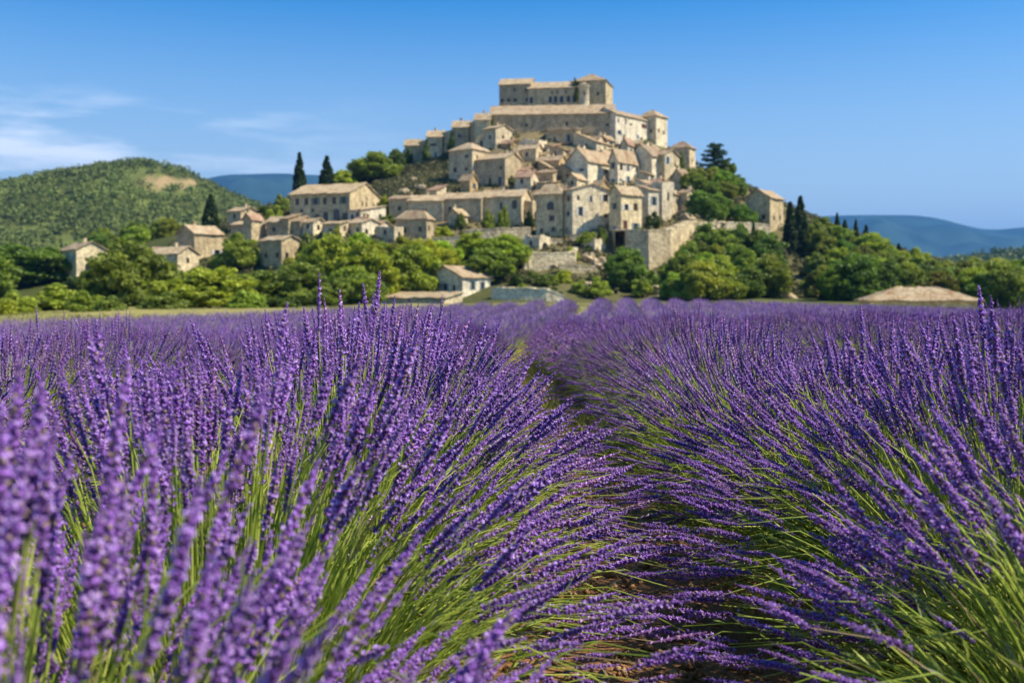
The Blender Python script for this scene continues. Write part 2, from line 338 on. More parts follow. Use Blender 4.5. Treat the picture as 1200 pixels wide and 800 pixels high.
# long row of joined houses
H('long low house with sunlit gable end, joined to the row above the bright trees', 563,611,623, 268,230, 18,'gr',1.7,WARM,TILE2,206,win=('rand',0.45))
H('middle house of the joined row with one square window', 518,564,566, 264,232.5, 12,'gr',1.6,WARM,TILE2,207,win=('one',0.22),WR=8)
H('dim shed-like house of the joined row beside the palm-green shrub', 478,519,521, 262,235, 12,'gr',1.5,GREY,TILE2,208,win=('few',1),WR=8)
H('low grey end house of the joined row with a flat sloping roof', 456,482,486, 258,233, 14,'gr',1.0,GREY,TILED,211,win=('few',1),WR=7)
H('low stone house with wide hipped roof below the joined row', 464,500,508, 284,255, 22,'hip',1.5,GREY,TILE,195,win=('few',2))
H('roofless stone shed with rounded walls beside the low hipped house', 440,462,470, 284,266, 30,'flat',0.3,SAND,TILE,193,win=('few',1))
# farmhouse and lower left quarter
H('long two storey farmhouse with regular windows and broad sunlit gable', 340,410,444.5, 262,225.5, 20,'gr',2.6,WARM,TILE2,210,win='farm',name='farmhouse',chim=0)
H('lean-to annex with mossy roof against the farmhouse gable', 408,423,452, 262,246, 40,'shed',1.2,PALE,TILE2,202,win=('few',2))
H('small pale outhouse below the mossy annex', 404,424,446, 284,261, 40,'gr',0.9,PALE,TILE2,194,win=('few',2))
H('small porch house with a pale flat roof and yellow shrub', 378,398,404, 280,262, 25,'shed',0.7,GREY,TILE2,193,win=('few',1))
H('house with a roof of crumbled tiles over a dark wall below the farmhouse', 312,352,365, 282,259, 22,'gr',1.1,GREY,TILE2,200,win=('few',2))
H('flat roofed house joined to the crumbled-tile house', 271,311,315, 282,263, 14,'gr',0.9,WARM,TILE2,206,win=('rand',0.4),WR=7)
H('small upper house with a pink-tan roof beside a dark cypress', 267,282,303, 262,247, 36,'gr',1.0,WARM,TILE2,218,win=('few',1))
H('house with white pillared terrace on its sunlit side', 305,330,352, 318,281, 40,'gr',0.9,GREY,TILE2,186,win=('few',2))
H('house with layered tan roofs above the big round trees', 207,228,261, 306,273, 38,'gl',1.7,WARM,TILE2,200,win=('rand',0.5))
H('long low barn with a sunlit rounded gable among the trees', 168,208,233, 318,297, 30,'gr',1.4,SAND,TILE2,190,win=('few',1),name='stone_barn',cat='barn')
H('isolated house with a blue-shaded side and an open sunlit porch', 71,89.5,126, 332,292, 48,'gr',1.5,SAND,TILE,186,win=('arch1',1))
# outliers
H('small cream cottage with tan roof standing at the edge of the lavender', 501,542,575, 352,324, 40,'gl',1.75,(0.68,0.62,0.49),TILE,163,win='cottage',chim=-1,name='cottage',found=2,over=0.45)
H('square stone house with a broad shaded gable above the retaining wall', 873,902.5,918, 280,231, 40,'gl',1.9,WARM,TILE,212,win=('few',2))
H('tiny hut with pinkish roof on the wooded ridge', 993,1004,1013, 293,285, 36,'gr',0.7,SAND,TILEP,219,win=('few',1),name='hut',cat='hut',found=2)
H('second tiny ridge hut half hidden in shrubs', 1016,1027,1034, 297,290, 36,'gr',0.6,SAND,TILE,217,win=None,name='hut',cat='hut',found=2)
H('low barn with a broad hipped tan roof sunk behind the lavender', 1021,1146,1152, 392,351.5, 9,'hip',1.2,(0.5,0.44,0.33),TILE,100,win=('few',2),name='barn',cat='barn',found=2,ctlp=False,over=0.5,WR=6.5)
H('low shed roof in front of the small cream cottage', 446,520,542, 357,349.5, 22,'shed',0.9,SAND,TILE2,152,win=None,name='shed',cat='shed',found=2)

_ri = random.Random(11)
for _px, _b in [(596,180),(618,188),(640,194),(652,182),(664,180),(676,192),(700,178),(712,174),(736,182),(750,178),(765,188),(740,208),(757,216),(771,228),(799,216),(804,240),(790,242),(640,208),(617,214),(584,208),(548,224),(634,240),(702,230),(660,234),(512,234),(536,262),(486,268),(420,272),(338,270),(295,268)]:
    _w = _ri.uniform(7, 12); _h = _ri.uniform(9, 15)
    H('small tile-roofed house packed into the village lanes', _px-_w, _px+_ri.uniform(-1,3), _px+_w*_ri.uniform(.7,1.1), _b, _b-_h, _ri.uniform(26,46), _ri.choice(['gr','gl','shed','shedr','gr']), _ri.uniform(.7,1.3), _ri.choice([WARM,PALE,GREY,SAND,OCHRE]), _ri.choice([TILE,TILE2,TILED,TILEP]), DM(_b)+3, win=('rand',.6), grp='small houses packed into the lanes', ctlp=False)
ctl(540,352,163); ctl(560,352,160)
C = np.array(CTRL)
_K = lambda A, B: -np.sqrt(((A[:, None, :2] - B[None, :, :2])**2).sum(-1) + 9.0)
_A = _K(C, C); n_ = len(C)
_S = np.zeros((n_+3, n_+3)); _S[:n_, :n_] = _A + np.eye(n_)*1.0; _P = np.c_[np.ones(n_), C[:, :2]/100]; _S[:n_, n_:] = _P; _S[n_:, :n_] = _P.T
_W = np.linalg.solve(_S, np.r_[C[:, 2], 0, 0, 0])
def terr(x, y):
    x = np.atleast_1d(np.asarray(x, float)); y = np.atleast_1d(np.asarray(y, float)); sh = x.shape
    P = np.c_[x.ravel(), y.ravel()]; out = np.empty(len(P))
    for i in range(0, len(P), 20000):
        q = P[i:i+20000]; out[i:i+20000] = _K(q, C) @ _W[:n_] + np.c_[np.ones(len(q)), q/100] @ _W[n_:]
    d = np.hypot(P[:, 0], P[:, 1] - 180)
    k = np.clip((d - 330) / 250, 0, 1); k = k*k*(3-2*k)
    out = out*(1-k) + k*(-4.0)
    return out.reshape(sh)
def terr1(x, y): return float(terr([x], [y])[0])

def in_field(x, y):
    x = np.asarray(x, float); y = np.asarray(y, float)
    end = np.interp(x, [-60, -30, -18, -8, 0, 8, 20, 40, 60], [42, 46, 50, 55, 57, 60, 60, 56, 50])
    return (y < end) & (y > -25) & (np.abs(x) < 70)

def sm_noise(x, y, s, seed=0):
    """cheap smooth value noise"""
    r = np.random.default_rng(seed).random((64, 64))
    u = np.asarray(x)/s; v = np.asarray(y)/s
    i = np.floor(u).astype(int); j = np.floor(v).astype(int); fu = u-i; fv = v-j
    fu = fu*fu*(3-2*fu); fv = fv*fv*(3-2*fv)
    g = lambda a, b: r[a % 64, b % 64]
    return (g(i,j)*(1-fu)+g(i+1,j)*fu)*(1-fv)+(g(i,j+1)*(1-fu)+g(i+1,j+1)*fu)*fv

def axis(segs):
    out = []
    for a, b, st in segs: out += list(np.arange(a, b, st))
    return np.array(out)
def grid_faces(nx, ny):
    i = np.arange(nx-1)[:, None]*ny + np.arange(ny-1)[None, :]
    return np.stack([i, i+ny, i+ny+1, i+1], -1).reshape(-1, 4)

gx = axis([(-26000,-4000,2000),(-4000,-600,200),(-600,-200,25),(-200,-24,4),(-24,24,0.5),(24,200,4),(200,600,25),(600,4000,200),(4000,28000,2000)])
gy = axis([(-3000,-200,200),(-200,-20,12),(-20,40,0.6),(40,70,1.0),(70,330,3),(330,700,15),(700,4000,150),(4000,28001,2000)])
GX, GY = np.meshgrid(gx, gy, indexing='ij'); GZ = terr(GX, GY)
fld = in_field(GX, GY)
GZ = GZ + np.where((GY > 60) & (GY < 420) & (np.abs(GX) < 200), (sm_noise(GX, GY, 9, 3)-0.5)*1.2, 0)
soil = np.array([0.37, 0.20, 0.105]); grassc = np.array([0.30, 0.27, 0.10]); hillc = np.array([0.27, 0.215, 0.135]); wood = np.array([0.075, 0.095, 0.03]); pale = np.array([0.33,0.31,0.12])
gc = np.empty(GX.shape + (3,)); gc[:] = wood
dv = np.hypot(GX-15, GY-245)
vil = np.clip(1.35 - dv/75, 0, 1)[..., None]*np.ones(3)
nz = sm_noise(GX, GY, 14, 5)[..., None]
gc = gc*(1-vil) + (hillc*(0.55+0.45*nz) + np.array([0.10,0.12,0.04])*(1-nz)*0.5)*vil
near = np.clip((150-GY)/40, 0, 1)[..., None]
gc = gc*(1-near) + pale*near
gc[fld] = soil
gr_mix = np.clip((GY-9)/8, 0, 0.75)[..., None]*np.clip(sm_noise(GX, GY, 2.0, 8)*1.5-0.15, 0, 1)[..., None]
gc = np.where(fld[..., None], gc*(1-gr_mix) + np.array([0.26,0.25,0.07])*gr_mix, gc)
ground = link('ground', mesh_np('ground', np.stack([GX, GY, GZ], -1).reshape(-1, 3), grid_faces(len(gx), len(gy)), M['ground'], gc.reshape(-1, 3), smooth=True))
tag(ground, 'reddish field soil and dry grass running on to the village hill', 'ground', kind='structure')

# ------------------------------------------------------------------ far hills
def barepatch(P):
    px = CX+F*P[:, 0]/P[:, 1]; py = HY-F*(P[:, 2]-CZ)/P[:, 1]
    q = ((px-192)/44)**2 + ((py-214)/6.5)**2 + (sm_noise(P[:,0],P[:,1],9,77)-.5)*2.4
    return q < 1
def ridge(name, prof, D, depth, base, label, colr, seed, rough, step=8):
    """prof: (px, py) skyline as seen along distance D; a rounded ridge with slopes both ways."""
    px = np.arange(prof[0][0], prof[-1][0]+1, step); py = np.interp(px, [p[0] for p in prof], [p[1] for p in prof])
    k = np.ones(5)/5; py = np.convolve(np.pad(py, 2, 'edge'), k, 'valid')
    X = (px-CX)/F*D; Z = CZ + (HY-py)/F*D
    t = np.linspace(-1, 1.0, 61); pr = 0.5*(1+np.cos(np.pi*np.clip(t, -1, 1)))
    XX = X[:, None]*np.ones_like(t)[None]; YY = D + depth*t[None]*np.ones_like(X)[:, None]
    nzz = (sm_noise(XX, YY, depth*0.22, seed)-0.5) + 0.5*(sm_noise(XX, YY, depth*0.09, seed+1)-0.5)+0.25*(sm_noise(XX, YY, depth*0.04, seed+2)-0.5)
    ZZ = base + (Z[:, None]-base)*pr[None]*(1 + rough*(nzz-0.55)*np.clip(np.abs(t)*3, 0, 1)[None]) 
    col = np.ones(XX.shape+(3,))*np.array(colr)*(0.45+1.1*sm_noise(XX, YY, depth*0.035, seed+5))[..., None]
    if name == 'wooded_hill':
        bp = barepatch(np.c_[XX.ravel(), YY.ravel(), ZZ.ravel()]).reshape(XX.shape); col[bp] = (0.36, 0.28, 0.16)
    o = link(name, mesh_np(name, np.stack([XX, YY, ZZ], -1).reshape(-1, 3), grid_faces(*XX.shape), M['hill'], col.reshape(-1, 3), smooth=True))
    tag(o, label, name.split('_')[-1], kind='structure')
    f = (X, YY[0], XX, YY, ZZ)
    return f
left_hill = ridge('wooded_hill', [(-420,262),(-250,242),(-100,228),(0,219),(60,208),(110,197),(150,193),(185,192),(215,200),(245,218),(275,232),(320,250),(380,275),(440,315)], 720, 330, -8, 'rounded wooded hill with a dry bare patch near its top', (0.12,0.15,0.045), 21, 0.30)
mtn_r = ridge('blue_mountain', [(860,262),(950,254),(1000,252),(1060,252),(1085,253),(1110,258),(1140,267),(1165,270),(1200,266),(1270,262),(1400,272),(1600,300)], 6500, 2600, -20, 'long blue mountain with a smooth rounded crest', (0.035,0.07,0.05), 31, 0.55)
mtn_l = ridge('blue_ridge', [(150,236),(230,212),(270,205),(330,203),(400,207),(480,216),(560,222),(700,240),(870,262)], 6000, 2300, -20, 'far blue ridge showing behind the cypresses', (0.035,0.07,0.05), 41, 0.55)
val_r = ridge('wooded_rise', [(960,338),(1040,322),(1090,314),(1130,308),(1170,301),(1220,296),(1300,292),(1500,300),(1700,320)], 900, 330, -10, 'low dark wooded rise in the valley', (0.075,0.10,0.035), 51, 0.25)

# ------------------------------------------------------------------ foliage builders
def rand_unit(n):
    v = rng.normal(size=(n, 3)); return v/np.linalg.norm(v, axis=1)[:, None]
def leaf_cloud(cent, rad, n, size, squash=0.8, colA=(.05,.09,.02), colB=(.14,.2,.04), up=0.35, k=4):
    """n leaf faces round each centre: faces lie in the shell of a small clump and look outwards."""
    m = len(cent); cent = np.repeat(cent, n, 0); rad = np.repeat(np.broadcast_to(rad, (m,)), n)
    d = rand_unit(m*n); d[:, 2] = d[:, 2]*0.85 + up*0.35; d /= np.linalg.norm(d, axis=1)[:, None]
    p = cent + d*(rad*(0.35+0.75*rng.random(m*n)**0.6))[:, None]*np.array([1, 1, squash])
    nrm = d + rand_unit(m*n)*0.95; nrm /= np.linalg.norm(nrm, axis=1)[:, None]
    a = np.cross(nrm, rand_unit(m*n)); a /= np.linalg.norm(a, axis=1)[:, None]+1e-9; b = np.cross(nrm, a)
    s = size*(0.6+0.8*rng.random(m*n))[:, None]
    a *= s; b *= s*0.6
    if k == 4: V = np.stack([p-a*0.9, p-b+nrm*s*0.12, p+a*1.1, p+b+nrm*s*0.12], 1).reshape(-1, 3)
    else: V = np.stack([p-a*0.9-b*.5, p+a*1.1-b*.3, p+b*1.4], 1).reshape(-1, 3)
    f = np.arange(len(V)).reshape(-1, k)
    tone = np.repeat(np.repeat(rng.random(m), n)*0.6 + rng.random(m*n)*0.4, k)[:, None]
    c = np.array(colA)*(1-tone)+np.array(colB)*tone
    return V, f, c

def tube(pts, rads, k=6):
    pts = np.asarray(pts, float); V = []; 
    for i, (p, r) in enumerate(zip(pts, rads)):
        d = pts[min(i+1, len(pts)-1)]-pts[max(i-1, 0)]; d = d/np.linalg.norm(d)
        u = np.cross(d, [0.3, 0.9, 0.1]); u /= np.linalg.norm(u); v = np.cross(d, u)
        for j in range(k): V.append(p + r*(math.cos(2*math.pi*j/k)*u + math.sin(2*math.pi*j/k)*v))
    F_ = [(i*k+j, i*k+(j+1) % k, (i+1)*k+(j+1) % k, (i+1)*k+j) for i in range(len(pts)-1) for j in range(k)]
    return np.array(V), np.array(F_)
def join(parts):
    V = []; Fq = []; Cc = []; n = 0
    for p in parts:
        V.append(p[0]); Fq.append(p[1]+n); n += len(p[0])
        if len(p) > 2: Cc.append(p[2])
    return np.concatenate(V), np.concatenate(Fq), (np.concatenate(Cc) if Cc else None)

# unit trees (height 1, spread about 1): trunk mesh + crown mesh
def make_broad(seed, spread=1.0, ncl=62, nl=105, size=0.030, colA=(.11,.155,.025), colB=(.38,.43,.07), low=0.05):
    global rng
    rng = np.random.default_rng(seed)
    lobes = [(np.array([0, 0, 0.60]), 0.30)] + [(np.array([0.26*spread*math.cos(a), 0.26*spread*math.sin(a), zz]), rng.uniform(0.18, 0.26)) for a, zz in zip(np.arange(9)*2.4+rng.uniform(-.4,.4,9), [.2,.26,.34,.42,.5,.58,.22,.36,.62])]
    lobes.append((np.array([rng.uniform(-.08,.08), rng.uniform(-.08,.08), 0.80]), 0.19))
    cs = []; rs = []
    for c, r in lobes:
        k = int(ncl*r/0.25*0.22)+3
        d = rand_unit(k); cs.append(c + d*r*np.array([spread, spread, 0.9])*rng.uniform(0.7, 1.08, (k, 1))); rs.append(np.full(k, 0.10)*rng.uniform(0.6, 1.4, k))
    cs = np.concatenate(cs); rs = np.concatenate(rs); cs[:, 2] = np.clip(cs[:, 2], low, 1.0)
    V, f, c = leaf_cloud(cs, rs, nl, size, 0.8, colA, colB)
    crown = mesh_np('crown', V, f, M['leaf'], c)
    tp = [tube([(0,0,-0.06),(0.01,0,0.12),(0,0.015,0.3),(0.01,0,0.62)], [0.034,0.026,0.02,0.008])]
    for lc, r in lobes[1:6]:
        tp.append(tube([(0.005,0,0.18),lc*0.5+np.array([0,0,0.12]),lc], [0.014,0.010,0.003], 5))
    V, f, _ = join(tp)
    return mesh_np('trunk', V, f, M['bark'], smooth=True), crown
def make_cypress(seed, size=0.018, fat=0.105, colA=(.035,.06,.018), colB=(.09,.125,.035)):
    global rng
    rng = np.random.default_rng(seed)
    z = rng.random(150)**0.85; rr = fat*np.sin(np.pi*np.clip(z*0.86+0.14, 0, 1)**0.75)**0.8*(1-0.35*z)
    a = rng.uniform(0, 6.28, 150)
    cs = np.c_[rr*np.cos(a)*0.8, rr*np.sin(a)*0.8, 0.04+z*0.93]
    V, f, c = leaf_cloud(cs, 0.032*(1.25-z*0.8), 55, size, 1.7, colA, colB, up=0.8)
    crown = mesh_np('crown', V, f, M['leaf'], c)
    V, f = tube([(0,0,-0.04),(0,0,0.2),(0,0,0.9)], [0.02,0.016,0.004])
    return mesh_np('trunk', V, f, M['bark'], smooth=True), crown
def make_pine(seed):
    global rng
    rng = np.random.default_rng(seed)
    cs = []; tp = [tube([(0,0,-0.05),(0.01,0,0.3),(-0.01,0.01,0.65),(0.0,0,0.95)], [0.03,0.024,0.016,0.004])]
    for i in range(22):
        h = 0.22 + 0.74*i/22; a = i*2.4; L = 0.40*(1-((h-0.22)/0.80))**0.75+0.05
        e = np.array([L*math.cos(a), L*math.sin(a), h+0.05*L])
        tp.append(tube([(0,0,h-0.03), e*np.array([.5,.5,1]), e], [0.010,0.007,0.003], 4))
        for t in np.linspace(0.2, 1.0, 7): cs.append(np.array([0,0,h-0.03])*(1-t)+e*t + rng.normal(0, 0.022, 3))
    V, f, c = leaf_cloud(np.array(cs), 0.062, 60, 0.02, 0.6, (.022,.05,.022), (.06,.10,.04))
    crown = mesh_np('crown', V, f, M['leaf'], c); V, f, _ = join(tp)
    return mesh_np('trunk', V, f, M['bark'], smooth=True), crown
def make_bush(seed, colA=(.10,.14,.024), colB=(.32,.38,.065), size=0.05, nl=90):
    global rng
    rng = np.random.default_rng(seed)
    d = rand_unit(46); d[:, 2] = np.abs(d[:, 2]); cs = d*np.array([.46,.46,.72])*rng.uniform(.55, 1.05, (46, 1)) + [0, 0, .12]
    V, f, c = leaf_cloud(cs, 0.15, nl, size, .8, colA, colB)
    crown = mesh_np('foliage', V, f, M['leaf'], c)
    V, f, _ = join([tube([(0,0,-.1),(x,y,.3),(2*x,2*y,.6)], [.02,.014,.005], 4) for x, y in rng.uniform(-.13,.13,(5,2))])
    return mesh_np('stem', V, f, M['bark']), crown

TREES = {'broad': [make_broad(100+i, sp) for i, sp in enumerate((1.0, 1.15, 0.9, 1.05, 1.2))],
         'cypress': [make_cypress(200), make_cypress(201, fat=0.12)], 'fatcyp': [make_cypress(202, fat=0.17)], 'pine': [make_pine(300)],
         'bush': [make_bush(400), make_bush(401)]}
def tree(kind, px, top, D, wpx, label, name, cat='tree', group=None, color=(1,1,1), var=None, xy=None, h=None, wid=None):
    if xy is None:
        x, y = (px-CX)/F*D, D
    else: x, y = xy
    z = terr1(x, y) - 0.15
    if h is None: h = max(CZ + (HY-top)/F*D - z, 1.0)
    if wid is None: wid = wpx/F*D
    v = TREES[kind]; tr, cr_ = v[(random.randrange(len(v)) if var is None else var % len(v))]
    e = link(name, None, None, (x, y, z), random.uniform(0, 6.28)); tag(e, label, cat, group)
    nat = {'broad': 0.86, 'cypress': 0.24, 'fatcyp': 0.38, 'pine': 0.85, 'bush': 1.1}[kind]
    s = wid/nat; e.scale = (s, s, h)
    link('stem' if kind == 'bush' else 'trunk', tr, e)
    c = link('foliage' if kind == 'bush' else 'crown', cr_, e); c.color = (*color, 1)
    return e

# ------------------------------------------------------------------ house builder
def wall_strip(mb, o, u, wdt, h, openings, depth=0.22, inward=None):
    """vertical wall from o along u, height h, holes at openings [(u0,u1,z0,z1)], reveals going inward."""
    us = sorted({0.0, wdt, *[q for op in openings for q in op[:2]]}); zs = sorted({0.0, h, *[q for op in openings for q in op[2:4]]})
    P = lambda a, z, d=0.0: (o[0]+u[0]*a+inward[0]*d, o[1]+u[1]*a+inward[1]*d, o[2]+z)
    for i in range(len(us)-1):
        for j in range(len(zs)-1):
            cu, cz = (us[i]+us[i+1])/2, (zs[j]+zs[j+1])/2
            if any(op[0] < cu < op[1] and op[2] < cz < op[3] for op in openings): continue
            mb.quad(P(us[i], zs[j]), P(us[i+1], zs[j]), P(us[i+1], zs[j+1]), P(us[i], zs[j+1]))
    for a0, a1, z0, z1 in [op[:4] for op in openings]:
        mb.quad(P(a0,z0), P(a1,z0), P(a1,z0,depth), P(a0,z0,depth)); mb.quad(P(a0,z1), P(a0,z1,depth), P(a1,z1,depth), P(a1,z1))
        mb.quad(P(a0,z0), P(a0,z0,depth), P(a0,z1,depth), P(a0,z1)); mb.quad(P(a1,z0), P(a1,z1), P(a1,z1,depth), P(a1,z0,depth))

def slab(mb, corners, th=0.16, n=6, sag=0.10, ru=None):
    """roof plane from 4 corners (eave a, eave b, ridge b, ridge a), divided and slightly uneven, with thickness."""
    a, b, c, d = [np.array(q, float) for q in corners]; ru = ru or random
    L = max(2, int(np.linalg.norm(b-a)/1.2)); Wn = 4
    top = {}
    for i in range(L+1):
        for j in range(Wn+1):
            s, t = i/L, j/Wn
            p = (a*(1-s)+b*s)*(1-t)+(d*(1-s)+c*s)*t
            wob = ru.uniform(-0.09, 0.09) - sag*math.sin(math.pi*s)*t
            if j == 0: p = p + (a-d)/np.linalg.norm(a-d+1e-9)*ru.uniform(-0.10, 0.12)
            top[i, j] = len(mb.v); mb.v.append((p[0], p[1], p[2]+th+wob))
            mb.v.append((p[0], p[1], p[2]))
    for i in range(L):
        for j in range(Wn):
            mb.f.append((top[i,j], top[i+1,j], top[i+1,j+1], top[i,j+1])); mb.f.append((top[i,j]+1, top[i,j+1]+1, top[i+1,j+1]+1, top[i+1,j]+1))
    for i in range(L):
        for j in (0, Wn): mb.f.append((top[i,j], top[i,j]+1, top[i+1,j]+1, top[i+1,j]))
    for j in range(Wn):
        for i in (0, L): mb.f.append((top[i,j], top[i,j+1], top[i,j+1]+1, top[i,j]+1))

WINCACHE = {}
def window_mesh(w_, h_, arched):
    k = (round(w_, 1), round(h_, 1), arched)
    if k not in WINCACHE:
        fr = MB(); t = 0.07
        fr.box(-k[0]/2, k[0]/2, -0.02, 0.05, 0, t); fr.box(-k[0]/2, k[0]/2, -0.02, 0.05, k[1]-t, k[1])
        fr.box(-k[0]/2, -k[0]/2+t, -0.021, 0.049, t, k[1]-t); fr.box(k[0]/2-t, k[0]/2, -0.021, 0.049, t, k[1]-t); fr.box(-0.03, 0.03, -0.021, 0.049, t, k[1]-t)
        pn = MB(); pn.box(-k[0]/2+0.01, k[0]/2-0.01, 0.055, 0.08, 0.01, k[1]-0.01)
        WINCACHE[k] = (fr.mesh('window', M['shut_wood']), pn.mesh('pane', M['pane']), k)
    return WINCACHE[k]
SHUT = {}
def shutter_mesh(w_, h_, m):
    k = (round(w_, 1), round(h_, 1), m)
    if k not in SHUT:
        s = MB(); s.box(0, k[0], -0.05, 0, 0, k[1])
        for q in np.arange(0.12, k[1]-0.1, 0.25): s.box(0.05, k[0]-0.05, -0.075, -0.05, q, q+0.1)
        SHUT[k] = s.mesh('shutter', M[m])
    return SHUT[k]
def arch_mesh(w_, h_):
    k = ('arch', round(w_, 1), round(h_, 1))
    if k not in WINCACHE:
        m = MB(); pts = [(-w_/2, 0), (w_/2, 0)] + [(w_/2*math.cos(a), h_-w_/2 + w_/2*math.sin(a)) for a in np.linspace(0, math.pi, 9)]
        n = len(pts); m.v = [(x, 0.0, z) for x, z in pts] + [(x, 0.06, z) for x, z in pts]
        m.f = [tuple(range(n)), tuple(range(2*n-1, n-1, -1))] + [(i, i+n, (i+1) % n + n, (i+1) % n) for i in range(n)]
        WINCACHE[k] = m.mesh('window', M['pane'])
    return WINCACHE[k]

def build_house(h):
    ru = random.Random(h['label'])
    a = R(h['a']); D = h['D']; p = at(h['pc'], h['base'], D); X, Y = p[0], p[1]
    kl = (h['pl']-CX)/F; kr = (h['pr']-CX)/F; ca, sa = math.cos(a), math.sin(a)
    WL = h['WL'] or max(2.0, (X-kl*Y)/(ca+kl*sa))
    WR = h['WR'] or min(18.0, max(3.0, (kr*Y-X)/max(0.08, sa-kr*ca)))
    ze = (h['base']-h['eave'])/F*D                       # eave height above base
    fd = h['found']
    root = link(h['name'], None, None, (X, Y, p[2]), -a); tag(root, h['label'], h['cat'], h['grp'])
    def jit(c, s=0.06):
        k_ = 1+ru.uniform(-s, s)*1.4; t_ = ru.uniform(-s, s)*0.5
        return tuple(min(0.75, max(0.02, q*k_*f_)) for q, f_ in zip(c, (1+t_*.3, 1.0, 1-t_)))
    wc = jit(h['wall'], 0.13); tcx = jit(h['tile'], 0.06)
    rise = (h['rise'] if h['rise'] is not None else 1.4)*(1.22 if 170 < h['base'] < 240 else 1.0)
    op = {'L': [], 'R': []}; items = []
    def add(face, uc, z, w_, hh, arched=False, sh=None, door=False):
        wd = WL if face == 'L' else WR
        u0, u1 = uc-w_/2, uc+w_/2
        if u0 < 0.25 or u1 > wd-0.25 or z < 0.05 or z+hh > ze-0.25: return
        for q in op[face]:
            if u0 < q[1]+0.15 and u1 > q[0]-0.15 and z < q[3]+0.15 and z+hh > q[2]-0.15: return
        if not arched: op[face].append((u0, u1, z, z+hh))
        else: op[face].append((u0, u1, z, z+hh, 'a'))
        items.append((face, uc, z, w_, hh, arched, sh, door))
    wn = h['win']
    shs = ['shut_blue', 'shut_green', 'shut_wood', 'shut_pale', 'shut_white', 'shut_red', None]
    if wn == 'farm':
        for i in range(6): add('L', WL*(0.12+0.155*i), ze-2.35, 0.95, 1.5, sh='shut_green' if i in (2, 5) else None)
        for i, f in enumerate((0.2, 0.38)): add('L', WL*f, ze-3.9, 0.8, 0.7)
        add('L', WL*0.46, 1.0, 1.0, 1.1); add('L', WL*0.60, 0.3, 1.2, 2.3, sh=None, door=True); add('L', WL*0.78, 0.6, 1.5, 2.6, True); add('L', WL*0.92, 0.4, 1.2, 1.9, sh=None)
        for f in (0.42, 0.55, 0.8): add('R', WR*f, ze-2.6, 0.7, 1.1)
        add('R', WR*0.56, ze-0.0-1.2, 0.5, 0.9)
    elif wn == 'cottage':
        for f, w_, hh, z in ((0.26,0.75,0.75,1.75),(0.50,0.85,1.1,1.65),(0.76,0.7,0.95,1.6)): add('L', WL*f, z, w_, hh, sh='shut_blue' if f == 0.5 else None)
        add('L', WL*0.32, 0.06, 0.8, 1.2)
        add('R', WR*0.36, 1.7, 0.7, 1.35, sh='shut_blue'); add('R', WR*0.70, 1.7, 0.7, 1.35, sh='shut_blue')
    elif wn == 'arched':
        add('L', WL*0.55, ze-3.4, 1.5, 1.75, True); add('L', WL*0.60, ze-5.6, 1.2, 1.15); add('L', WL*0.66, ze-7.7, 1.0, 1.0, True); add('L', WL*0.22, ze-7.9, 0.7, 0.9)
    elif wn:
        k = wn[0]
        if k in ('row', 'arc'):
            for i in range(wn[1]):
                if ru.random() < 0.12: continue
                add('L', WL*(0.5+i)/wn[1] + ru.uniform(-.2,.2), max(0.2, ze*wn[2]), 1.0, 1.9 if k == 'arc' else 1.0, k == 'arc')
            for i in range(3): add('L', WL*ru.uniform(.1,.9), ze*0.72, 0.6, 0.7)
        elif k in ('rand', 'shut'):
            for face, wd in (('L', WL), ('R', WR)):
                nf = max(1, int(ze/2.9)); nc = max(1, int(wd/2.7))
                for fl in range(nf):
                    for c in range(nc):
                        if ru.random() > wn[1]: continue
                        w_ = ru.choice((0.6, 0.7, 0.9, 1.0, 1.2)); hh = ru.choice((0.7, 1.0, 1.2, 1.5, 1.8))
                        sh = ru.choice(shs) if (k == 'shut' or ru.random() < 0.5) else None
                        ar = ru.random() < 0.12
                        add(face, wd*(c+0.5)/nc+ru.uniform(-.35,.35), 0.5+fl*(ze/nf)+ru.uniform(0.1,.5), w_, hh, ar, None if ar else sh)
        elif k == 'few':
            for face, wd in (('L', WL), ('R', WR)):
                for i in range(wn[1]): add(face, wd*(i+0.5)/wn[1]+ru.uniform(-.3,.3), ze*0.45+ru.uniform(-.3,.3), 0.8, 1.0)
        elif k == 'one':
            add('L', WL*wn[1], ze*0.5, 1.1, 1.2); add('L', WL*0.62, 0.2, 1.0, 1.6)
        elif k == 'arch1':
            add('R', WR*0.5, 0.4, min(2.6, WR*0.5), ze*0.62, True); add('L', WL*0.5, ze*0.55, 0.7, 0.9)
    # walls (local: x from -WL to 0, y from 0 to WR)
    mb = MB()
    opn = lambda f: [(o_[0], o_[1], o_[2]+fd, o_[3]+fd) for o_ in op[f] if len(o_) == 4]
    wall_strip(mb, (-WL, 0, -fd), (1, 0), WL, ze+fd, opn('L'), inward=(0, 1))
    wall_strip(mb, (0, 0, -fd), (0, 1), WR, ze+fd, opn('R'), inward=(-1, 0))
    wall_strip(mb, (0, WR, -fd), (-1, 0), WL, ze+fd, [], inward=(0, -1))
    wall_strip(mb, (-WL, WR, -fd), (0, -1), WR, ze+fd, [], inward=(1, 0))
    rf = MB(); ov = h['over']; rt = h['roof']; e = ze
